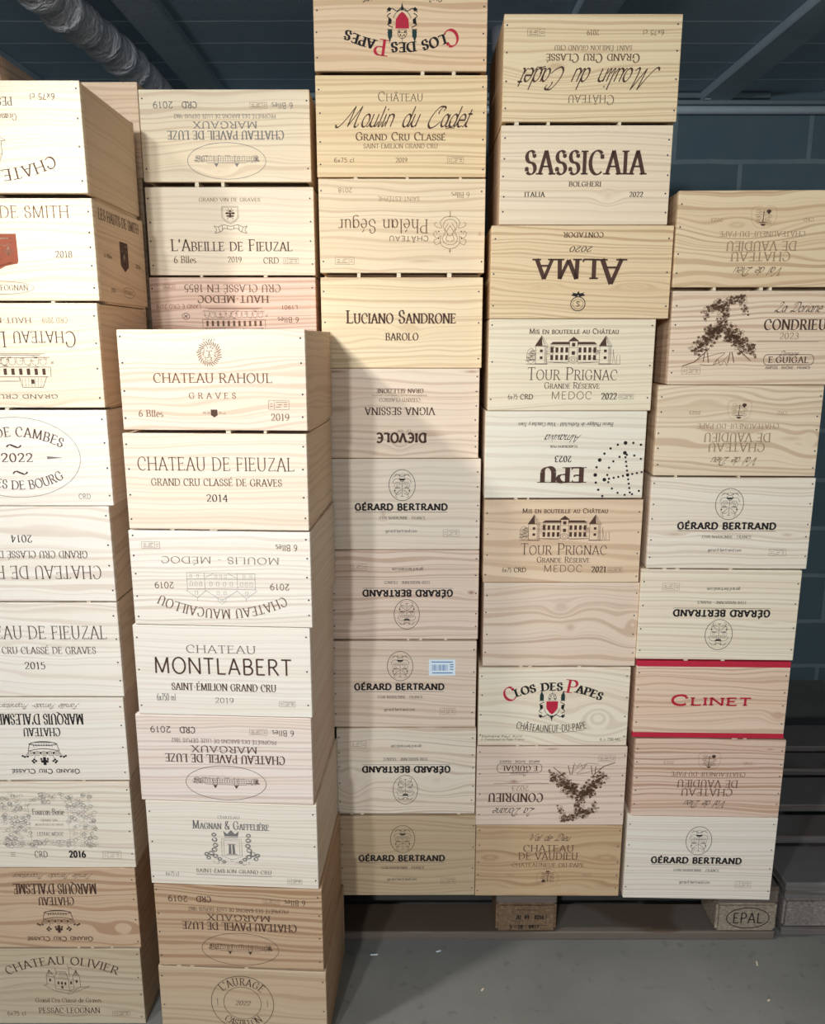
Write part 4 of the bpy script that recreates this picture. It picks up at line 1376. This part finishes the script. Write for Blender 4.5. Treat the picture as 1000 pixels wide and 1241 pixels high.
# design, upside down, board colour, grain strength, line frequency, waviness, knots (x, z in fractions, radii in m, darkness), nails, label
CRATES = {
 'A1': (d_olivier, 1, CREAM, .35, 90, .010, [], 4, 'topmost cream crate of the left edge stack, arched lettering upside down'),
 'A2': (d_smith, 0, CREAM, .35, 80, .014, [], 5, 'crate with a red shield, 2018 and a printed right side, left edge stack'),
 'A3': (d_lagune, 1, CREAM, .35, 90, .016, [], 4, 'crate with upside-down brown mansion engraving just under the red shield crate'),
 'A4': (d_cambes, 0, WHITE, .22, 80, .010, [], 4, 'white crate with a big thin oval around 2022 at the left edge'),
 'A5': (d_fieuzal('2014'), 1, WHITE, .4, 60, .022, [], 4, 'crate reading 2014 upside down, beneath the big oval 2022 crate'),
 'A6': (d_fieuzal('2015'), 0, WHITE, .3, 60, .024, [], 4, 'white crate reading 2015 upright in the left edge stack'),
 'A7': (d_alesme('black'), 1, WHITE, .25, 100, .008, [], 4, 'white crate with upside-down black coronet, directly under the 2015 crate'),
 'A8': (d_fourcas, 0, (238, 228, 208), .4, 90, .012, [], 4, 'crate with a grey floral border print and bold 2016'),
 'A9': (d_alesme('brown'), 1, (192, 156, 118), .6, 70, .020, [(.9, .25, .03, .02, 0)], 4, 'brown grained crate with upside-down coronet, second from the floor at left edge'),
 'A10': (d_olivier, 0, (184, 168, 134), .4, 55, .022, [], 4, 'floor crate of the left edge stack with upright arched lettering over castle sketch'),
 'B1': (d_rahoul, 0, (236, 212, 186), .4, 70, .018, [], 4, 'topmost crate of shorter front stack, round wreath crest and GRAVES 2019'),
 'B2': (d_fieuzal('2014'), 0, (240, 222, 196), .3, 80, .010, [], 4, 'upright crate reading 2014, second from top of shorter front stack'),
 'B3': (d_maucaillou, 1, WHITE, .35, 90, .010, [], 5, 'crate with an upside-down gabled mansion outline between two 2019 dates'),
 'B4': (d_montlabert, 0, WHITE, .22, 110, .007, [], 3, 'white crate with large plain sans capitals and 2019, middle of shorter front stack'),
 'B5': (d_paveil('brown'), 1, (240, 224, 212), .4, 100, .008, [], 0, 'pinkish white upside-down MARGAUX crate above the floral crest crate'),
 'B6': (d_magnan, 0, (240, 232, 214), .3, 110, .007, [], 3, 'white crate with a grey floral tower crest, third from the floor in shorter front stack'),
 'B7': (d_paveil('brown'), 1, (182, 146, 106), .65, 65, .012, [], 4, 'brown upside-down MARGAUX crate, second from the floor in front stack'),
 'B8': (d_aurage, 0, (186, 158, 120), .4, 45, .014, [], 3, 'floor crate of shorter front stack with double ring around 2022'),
 'C1': (d_paveil('grey'), 1, (242, 224, 184), .4, 70, .014, [(.45, .12, .03, .012, .12)], 2, 'pale upside-down MARGAUX crate on top of the rear stack, grey oval'),
 'C2': (d_abeille, 0, (242, 228, 196), .25, 100, .008, [], 4, 'pale crate with small bee shield and ribbon in the rear stack'),
 'C3': (d_hautmedoc, 1, (232, 196, 172), .5, 80, .010, [(.1, .45, .05, .006, .4)], 2, 'pinkish upside-down crate reading 1855, half hidden behind round crest crate'),
 'D1': (d_clos, 1, (238, 200, 150), .5, 60, .012, [], 4, 'crate cut by the top frame edge, upside-down red initials and arms'),
 'D2': (d_moulin('brown', 'sepia'), 0, (240, 208, 148), .4, 80, .006, [], 4, 'golden crate with upright brown script across it, second from top'),
 'D3': (d_phelan, 1, (238, 214, 168), .35, 70, .014, [(.97, .42, .004, .003, .7), (.62, .13, .05, .005, .35)], 2, 'upside-down crate with a scrolled monogram beside lowercase lettering'),
 'D4': (d_sandrone, 0, (242, 218, 168), .45, 60, .014, [(.545, .44, .024, .014, .25)], 3, 'pale crate marked BAROLO with a pinkish knot under its name'),
 'D5': (d_dievole, 1, (236, 214, 186), .45, 60, .014, [(.07, .55, .03, .008, .5), (.06, .965, .03, .004, .8), (.95, .965, .02, .004, .7), (.48, .2, .012, .012, .4), (.68, .27, .03, .006, .3)], 6, 'knotty upside-down crate reading GRAN SELEZIONE, just under the BAROLO crate'),
 'D6': (d_bertrand('black'), 0, (236, 222, 200), .3, 70, .010, [(.36, .4, .006, .01, .4)], 5, 'upright oval cross crate directly under the GRAN SELEZIONE crate'),
 'D7': (d_bertrand('black'), 1, (234, 208, 186), .5, 75, .012, [(.95, .53, .010, .006, .9)], 5, 'upside-down oval cross crate with a dark knot at right edge'),
 'D8': (d_bertrand('black'), 0, (230, 208, 184), .4, 80, .008, [], 4, 'oval cross crate with a pale blue barcode sticker'),
 'D9': (d_bertrand('black'), 1, (236, 222, 200), .5, 70, .016, [(.72, .4, .03, .02, .1), (.1, .4, .02, .03, .1)], 5, 'upside-down oval cross crate, second from bottom, beneath the sticker crate'),
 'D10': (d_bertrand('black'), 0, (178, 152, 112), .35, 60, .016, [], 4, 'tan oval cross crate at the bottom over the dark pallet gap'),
 'E1': (d_moulin('brown', 'sepia'), 1, (238, 212, 158), .5, 95, .006, [(.3, .52, .05, .02, .1)], 4, 'topmost crate of the tallest stack, brown script upside down'),
 'E2': (d_sassicaia, 0, (242, 220, 182), .35, 90, .006, [(.64, .3, .014, .012, .22)], 5, 'crate marked BOLGHERI ITALIA 2022 in large brown capitals'),
 'E3': (d_alma, 1, (232, 202, 148), .55, 90, .014, [(.8, .35, .06, .012, .12), (.3, .35, .05, .01, .1)], 3, 'wide tan crate with upside-down four-letter word, 2020 and black seal'),
 'E4': (d_tour('2022', 'brown'), 0, (242, 230, 194), .3, 80, .008, [], 3, 'cream MEDOC 2022 crate with a towered manor drawing'),
 'E5': (d_epu, 1, (242, 236, 214), .3, 60, .012, [], 0, 'white upside-down crate with a dotted circle and cross at its corner'),
 'E6': (d_tour('2021', 'brown'), 0, (232, 200, 160), .45, 30, .014, [], 4, 'striped tan MEDOC 2021 crate with a towered manor drawing'),
 'E7': (d_plain, 0, (230, 206, 180), .45, 55, .016, [(.5, .72, .020, .016, .25), (.565, .47, .013, .011, .4), (.97, .5, .03, .03, .05)], 4, 'unprinted crate with two round knots in the tallest stack'),
 'E8': (d_clos, 0, (242, 230, 202), .35, 65, .020, [(.8, .35, .06, .05, 0)], 4, 'cream crate with upright red initials and red shield arms'),
 'E9': (d_guigal, 1, (228, 204, 184), .35, 85, .010, [(.25, .56, .012, .006, .7), (.5, .97, .02, .003, .7)], 4, 'upside-down CONDRIEU crate with leafy vine, second from bottom of tallest stack'),
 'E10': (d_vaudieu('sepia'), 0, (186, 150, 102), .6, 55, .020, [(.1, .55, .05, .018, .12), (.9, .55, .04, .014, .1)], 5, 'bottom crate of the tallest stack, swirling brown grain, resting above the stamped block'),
 'F1': (d_vaudieu('faded'), 1, (230, 202, 152), .6, 55, .024, [(.35, .65, .06, .022, .1)], 4, 'topmost grainy crate of the right end stack with pale upside-down lettering'),
 'F2': (d_guigal, 0, (238, 212, 178), .5, 70, .010, [], 4, 'upright CONDRIEU 2023 crate with a big leafy vine'),
 'F3': (d_vaudieu('faded'), 1, (232, 210, 172), .55, 50, .024, [(.94, .42, .03, .024, .06), (.83, .42, .03, .006, .3), (.12, .7, .06, .010, .12)], 5, 'wavy grained upside-down crate right under the CONDRIEU 2023 crate'),
 'F4': (d_bertrand('black'), 0, (242, 230, 208), .35, 80, .012, [(.16, .38, .02, .004, .3), (.86, .38, .02, .006, .2)], 5, 'upright oval cross crate in the middle of the right end stack'),
 'F5': (d_bertrand('black'), 1, (242, 230, 200), .35, 85, .006, [(.82, .42, .03, .005, .2)], 4, 'upside-down oval cross crate just above the red edged crate'),
 'F6': (d_clinet, 0, (232, 198, 168), .45, 55, .014, [(.95, .3, .016, .012, .4)], 4, 'crate with red painted top and bottom edges and red lettering'),
 'F7': (d_vaudieu('sepia'), 1, (224, 190, 166), .65, 70, .010, [(.9, .88, .012, .004, .5)], 5, 'pinkish upside-down crate with dark grain lines under the red edged crate'),
 'F8': (d_bertrand('black'), 0, (240, 234, 218), .35, 100, .006, [], 4, 'white oval cross crate at the bottom of the right end stack'),
}
RED_PAINT = plain('red_paint', (0.52, 0.025, 0.05), 0.5, var=0.08)
GROUPS = dict(A=W1, B=W2, C=W3, D=W4, E=W5, F=W6)
T = 0.012


def crate(key):
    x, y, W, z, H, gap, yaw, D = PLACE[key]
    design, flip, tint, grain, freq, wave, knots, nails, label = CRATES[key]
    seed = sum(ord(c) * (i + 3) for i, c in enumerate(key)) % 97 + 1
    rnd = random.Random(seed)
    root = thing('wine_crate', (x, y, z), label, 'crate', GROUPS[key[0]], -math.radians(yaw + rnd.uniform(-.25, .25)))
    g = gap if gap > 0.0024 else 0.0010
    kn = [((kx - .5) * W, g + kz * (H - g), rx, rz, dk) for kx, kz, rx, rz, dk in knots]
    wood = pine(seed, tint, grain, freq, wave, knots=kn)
    shaded_wood = pine(seed + 40, (int(tint[0] * .92), int(tint[1] * .86), int(tint[2] * .80)), grain * .8, freq * .8, wave)  # shade of the crate sides put into a darker tint of the front wood
    red = key == 'F6'
    lo, hi = (g + 0.0115, H - 0.0135) if red else (g, H - 0.0004)
    # front board with its printing and nail heads
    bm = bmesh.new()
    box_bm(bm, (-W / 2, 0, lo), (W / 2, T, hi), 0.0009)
    k = Ink(W, hi - lo, bool(flip), Wd=0.326 if key in ('D8', 'D9', 'D10') else None)
    design(k)
    if nails:
        k.nails(nails, v0=10 + rnd.uniform(-2, 3), v1=88 + rnd.uniform(-4, 2), jit=seed, u1=98)
    used = []

    def idx(col):
        if col not in used:
            used.append(col)
        return used.index(col) + 1
    k.emit(bm, lambda px, pz: (px - W / 2, -0.00025, lo + pz), idx)
    me = bpy.data.meshes.new('front_panel')
    bm.to_mesh(me)
    bm.free()
    link_mesh('front_panel', me, root, [wood] + [INKS[c] for c in used])
    if red:
        box('top_rail', (-W / 2, -0.0004, hi + .0003), (W / 2, T, H - 0.0004), RED_PAINT, root)
        box('bottom_rail', (-W / 2 - .0005, -0.0004, g), (W / 2 + .0005, T, lo - .0003), RED_PAINT, root)
    # the other boards
    for s in (-1, 1):
        a, b = (-W / 2 + .0006, -W / 2 + .0095) if s < 0 else (W / 2 - .0095, W / 2 - .0006)
        if key == 'A2' and s > 0:
            bm = bmesh.new()
            box_bm(bm, (a, T, g), (b, D - T, H - .0015), 0.0008)
            q = Ink(D - 2 * T, H - g)
            d_smith_side(q)
            cols = []

            def idx2(col):
                if col not in cols:
                    cols.append(col)
                return cols.index(col) + 1
            q.emit(bm, lambda px, pz: (b + 0.00025, T + px, g + pz), idx2)
            me = bpy.data.meshes.new('side_panel')
            bm.to_mesh(me)
            bm.free()
            link_mesh('side_panel', me, root, [shaded_wood] + [INKS[c] for c in cols])
        elif key == 'B6' and s > 0:
            box('side_panel', (a, T, g), (b, D - T, H * .42), shaded_wood, root)
            box('side_panel', (a, T, H * .42 + .0015), (b, D - T, H - .0015), shaded_wood, root)
        else:
            box('side_panel', (a, T, g), (b, D - T, H - .0015), shaded_wood, root)
    box('back_panel', (-W / 2, D - T, g), (W / 2, D, H - .0004), shaded_wood, root)
    box('lid', (-W / 2 + .0100, T + .0003, H - .010), (W / 2 - .0100, D - T - .0003, H - .001), shaded_wood, root)
    inset = 0.045 if g > 0.002 else 0.006
    box('base_board', (-W / 2 + .004, inset, 0), (W / 2 - .004, D - .004, max(g, .001)), shaded_wood, root, bevel=0)
    if g > 0.0025:
        for q in range(rnd.choice((2, 3, 3))):
            px = (rnd.uniform(-.42, .42)) * W
            wd = rnd.uniform(.0022, .0042)
            box('peg', (px - wd, 0.002, 0.0002), (px + wd, inset, g), INKS['pale'], root, bevel=0)
    if key == 'D8':
        bm = bmesh.new()
        s = Ink(0.062, 0.040)
        s.fill(s.frame(50, 50, 94, 94), [-1, -1, 1, -1, 1, 1, -1, 1], 'white')
        sx, sz = -W / 2 + W * .665, lo + (hi - lo) * .60
        s.emit(bm, lambda px, pz: (sx + px, -0.0004, sz + pz), lambda c: 0)
        s.polys = []
        r2 = random.Random(4)
        f = s.frame(50, 50, 100, 100)
        for i in range(22):
            bx = -.72 + i * .052
            wv = r2.choice((.006, .012, .018))
            s.fill(f, [bx - wv, -.35, bx + wv, -.35, bx + wv, .35, bx - wv, .35], 'blue')
        s.lines(f, [(-.75, .66, .75, .66), (-.7, -.62, .75, -.62), (.55, .35, .8, .35), (.55, .1, .8, .1), (.55, -.2, .8, -.2)], .0022, 'blue')
        s.emit(bm, lambda px, pz: (sx + px, -0.0007, sz + pz), lambda c: 1)
        me = bpy.data.meshes.new('barcode_sticker')
        bm.to_mesh(me)
        bm.free()
        st = link_mesh('barcode_sticker', me, root, [INKS['white'], INKS['blue']])
        st['label'] = 'pale blue barcode sticker'
    return root


for key in PLACE:
    crate(key)


def blank_crate(x, y, W, z, H, D, label, group, tint, seed):
    root = thing('wine_crate', (x, y, z), label, 'crate', group)
    wood = pine(seed, tint, .4, 70, .012)
    box('front_panel', (-W / 2, 0, .001), (W / 2, T, H), wood, root)
    for s in (-1, 1):
        a, b = (-W / 2, -W / 2 + .009) if s < 0 else (W / 2 - .009, W / 2)
        box('side_panel', (a, T, .001), (b, D - T, H), wood, root)
    box('back_panel', (-W / 2, D - T, .001), (W / 2, D, H), wood, root)
    box('lid', (-W / 2 + .0095, T + .0003, H - .010), (W / 2 - .0095, D - T - .0003, H - .001), wood, root)
    box('base_board', (-W / 2 + .004, .006, 0), (W / 2 - .004, D - .004, .001), wood, root, bevel=0)
    return root


blank_crate(-0.676, 1.72, 0.255, 1.735, 0.180, 0.33, 'crate peeking out between the left edge stack and the rear MARGAUX crate', W3, (234, 200, 160), 71)
blank_crate(-0.970, 1.685, 0.335, 1.775, 0.180, 0.34, 'crate in the upper left corner showing only its shaded side', W3, (214, 180, 150), 72)


def packing_case(x, y, W, z, H, D, label):
    """Tall slatted case that carries the rear crates, out of sight behind the front stacks."""
    root = thing('packing_case', (x, y, z), label, 'case', 'packing cases under the rear crates')
    wood = pine(80 + int(x * 30), (206, 180, 140), .4, 60, .012)
    box('case_body', (-W / 2 + .008, .008, 0), (W / 2 - .008, D - .008, H), wood, root)
    for sx in (-1, 1):
        for yy in (.004, D - .004):
            box('corner_post', (sx * (W / 2 - .014) - .012, yy - .004, 0), (sx * (W / 2 - .014) + .012, yy + .004, H), wood, root)
    for zz in (.02, H / 2, H - .06):
        box('cross_batten', (-W / 2 + .028, 0, zz), (W / 2 - .028, .0078, zz + .04), wood, root)


packing_case(-0.368, 1.69, 0.325, .144, 1.2138, .26, 'tall wooden case under the 1855 crate, behind shorter front stack')
packing_case(-0.676, 1.725, 0.25, .144, 1.5908, .32, 'tall wooden case under the crate peeking out behind left edge stack')
packing_case(-0.970, 1.69, 0.325, .144, 1.6308, .33, 'tall wooden case under the crate in the upper left corner')


# ---------------------------------------------------------------- pallets
def chip_mat(name, base, speck):
    m, nt, b = new_mat(name)
    v, raw = VEC(nt, (1, 1, 1.6))
    n = NOISE(nt, v, scale=110, detail=4, rough=0.7)
    n2 = NOISE(nt, v, scale=14, detail=3)
    c = MIX(nt, RAMP(nt, n, [(0.38, 0.0), (0.62, 1.0)]), tuple(x * .5 for x in base), base)
    c = MIX(nt, RAMP(nt, n, [(0.6, 0.0), (0.7, 0.8)]), c, speck)
    c = MIX(nt, M(nt, 'MULTIPLY', n2, 0.5), c, tuple(x * .55 for x in base))
    nt.links.new(c, b.inputs['Base Color'])
    b.inputs['Roughness'].default_value = 0.85
    BUMP(nt, b, n, 0.6, 0.003)
    return m


BLOCK = chip_mat('pressed_chip_block', (0.46, 0.37, 0.27), (0.62, 0.54, 0.43))
BLOCK2 = chip_mat('reddish_chip_block', (0.27, 0.17, 0.10), (0.38, 0.26, 0.17))
BLOCK3 = chip_mat('dirty_chip_block', (0.32, 0.27, 0.24), (0.46, 0.41, 0.36))
DECK = pine(91, (50, 44, 38), .7, 45, .012)
DECK2 = pine(92, (52, 54, 58), .7, 45, .012)


def pallet(x0, y0, label, deck, marks=()):
    root = thing('euro_pallet', (x0, y0, 0), label, 'pallet', 'flat wooden pallets on the floor')
    L, Wp = 1.2, 0.8
    for yy, w in ((0, .145), (.1825, .10), (.3275, .145), (.5175, .10), (.655, .145)):
        box('deck_board', (0, yy, .122), (L, yy + w, .144), deck, root, .003)
    for i, xx in enumerate((0, .5275, 1.055)):
        box('stringer_board', (xx, 0, .100), (xx + .145, Wp, .1218), deck, root, .003)
        for j, (yy, w) in enumerate(((0, .10), (.3275, .145), (.70, .10))):
            kind = dict(marks).get((i, j))
            bmat = {None: BLOCK3, 'oval': BLOCK, 'code': BLOCK2}[kind]
            bm = bmesh.new()
            box_bm(bm, (xx, yy, .0222), (xx + .145, yy + w, .0998), .006, 2)
            mats = [bmat]
            if kind:
                k = Ink(.145, .0776)
                mats = [bmat, INKS['black']]
                if kind == 'oval':
                    f = k.frame(52, 50, 70, 72)
                    k.ring(f, 0, 0, 1, 1, .0022, 'black', 40)
                    k.text('EPAL', 52, 50, 50, 36, 'sans', 'black')
                else:
                    k.text('IPPC DE-HE', 52, 22, 34, 6, 'sans', 'black')
                    k.text('JU. 49 - 0216', 56, 47, 46, 14, 'wide', 'black')
                    k.text('HT', 36, 64, 8, 10, 'sans', 'black')
                    k.text('5 - 18 - 0917', 47, 81, 48, 12, 'wide', 'black')
                    f = k.frame(55, 56, 55, 42)
                    k.lines(f, [(-1, -1, 1, -1, 1, 1)], .0012, 'black')
                k.emit(bm, lambda px, pz: (xx + px, yy - 0.0004, .0222 + pz), lambda c: 1)
            me = bpy.data.meshes.new('block')
            bm.to_mesh(me)
            bm.free()
            link_mesh('block', me, root, mats)
    for yy, w in ((0, .10), (.3275, .145), (.70, .10)):
        box('bottom_board', (0, yy, 0), (L, yy + w, .022), deck, root, .003)
    return root


pallet(-0.3275, 1.65, 'grey pallet under the rear stacks with oval and code stamps on its blocks', DECK, ((((1, 0)), 'code'), (((2, 0)), 'oval')))
pallet(0.895, 1.665, 'dark empty pallet at the right edge beside the oval-stamped block', DECK2)
pallet(-1.5375, 1.685, 'pallet under the rear crates, hidden behind the left edge stack', DECK2)

# ---------------------------------------------------------------- services on the ceiling and the back wall
FOIL = plain('wrinkled_foil', (0.88, 0.88, 0.90), 0.5, 0.0, 0.1, 35, 0.5)
nt = FOIL.node_tree
v, raw = VEC(nt, (1, 1, 1))
BUMP(nt, nt.nodes['Principled BSDF'], NOISE(nt, raw, scale=30, detail=4, dist=1.2), 0.9, 0.012)
rnd = random.Random(21)
N = 150
pts, rad = [], []
for i in range(N):
    t = i / (N - 1)
    pts.append((-0.865 + 0.01 * math.sin(t * 9), 0.6 + t * 2.535, 2.222 - 0.006 * math.sin(t * 14)))
    rad.append(0.0515 + 0.0045 * math.sin(i * 0.9) * rnd.uniform(.3, 1.2) + rnd.uniform(-.002, .002))
duct = link_mesh('ventilation_duct', tube_mesh('ventilation_duct', pts, rad, 28), None, [FOIL])
tag(duct, 'silvery wrinkled flexible duct running along the ceiling at upper left', 'duct')

CONDUIT = plain('grey_conduit', (0.50, 0.60, 0.64), 0.4, 0.1, 0.1, 20, 0.4)
CONDUIT2 = plain('dark_conduit', (0.24, 0.30, 0.32), 0.5, 0.1, 0.1, 20, 0.4)
for z, r, x0, x1, mat, lab in ((2.236, .0150, -1.4, 2.2, CONDUIT, 'lower and lighter of the two long conduits along the back wall top'),
                               (2.263, .0095, -1.4, 2.2, CONDUIT2, 'thin dark conduit just above the lighter long conduit'),
                               (2.286, .0110, -1.2, 1.30, CONDUIT2, 'short dark conduit tight under the ceiling at back wall')):
    yc = YB - r - .001
    o = link_mesh('conduit_pipe', tube_mesh('conduit_pipe', [(x0, yc, z), (x1, yc, z)], r, 14), None, [mat])
    tag(o, lab, 'pipe', 'conduits along the back wall')
for x, lab in ((1.07, 'small grey pipe clip under the ceiling right of the tallest stack'), (-0.48, 'small grey pipe clip above the rear MARGAUX crate')):
    bm = bmesh.new()
    box_bm(bm, (x - .008, YB - .03, 2.27), (x + .008, YB - .001, 2.299), .002)
    box_bm(bm, (x - .012, YB - .034, 2.268), (x + .012, YB - .022, 2.276), .002)
    me = bpy.data.meshes.new('pipe_clip')
    bm.to_mesh(me)
    bm.free()
    tag(link_mesh('pipe_clip', me, None, [CONDUIT]), lab, 'clip', 'pipe clips')

STEEL = plain('galvanised_steel', (0.30, 0.31, 0.33), 0.4, 0.5, 0.15, 25, 0.5)
root = thing('steel_prop', (0.262, 2.55, 0), 'slim grey steel prop in the gap left of the tallest stack', 'prop')
for nm, prof in (('base_plate', [(0, .05), (.006, .05)]), ('outer_tube', [(.006, .018), (1.9, .018)]), ('collar', [(1.9, .024), (1.95, .024)]),
                 ('inner_tube', [(1.95, .013), (2.22, .013)]), ('head_plate', [(2.22, .014), (2.245, .03), (2.2995, .034)])):
    link_mesh(nm, tube_mesh(nm, [(0, 0, z) for z, r in prof], [r for z, r in prof], 18), root, [STEEL if nm != 'outer_tube' else CONDUIT2])

# ---------------------------------------------------------------- litter on the floor
rnd = random.Random(6)
for x, y, L, a, lab in ((0.062, 1.612, .020, .3, 'white paper scrap by the pallet edge, near the middle of the floor'), (0.156, 1.499, .014, .9, 'pale splinter lying alone on the open grey floor'),
                        (0.80, 1.575, .022, 1.3, 'thin splinter on the floor in front of the oval-stamped block'), (0.78, 1.47, .012, .5, 'tiny pale chip near the lower right of the floor'),
                        (-0.09, 1.60, .030, .05, 'pale chip in the shade beside the front stack')):
    bm = bmesh.new()
    box_bm(bm, (-L * .3, -.0016, 0), (L * .3, .0016, .0018), .0004)
    for vv in bm.verts:
        vv.co.y += vv.co.x * .35 * math.sin(vv.co.x * 120)
    me = bpy.data.meshes.new('wood_splinter')
    bm.to_mesh(me)
    bm.free()
    o = link_mesh('wood_splinter', me, None, [INKS['white'] if L in (.020, .030) else INKS['pale']])
    o.location = (x, y, 0)
    o.rotation_euler = (0, 0, a)
    tag(o, lab, 'splinter', 'splinters and scraps on the floor')
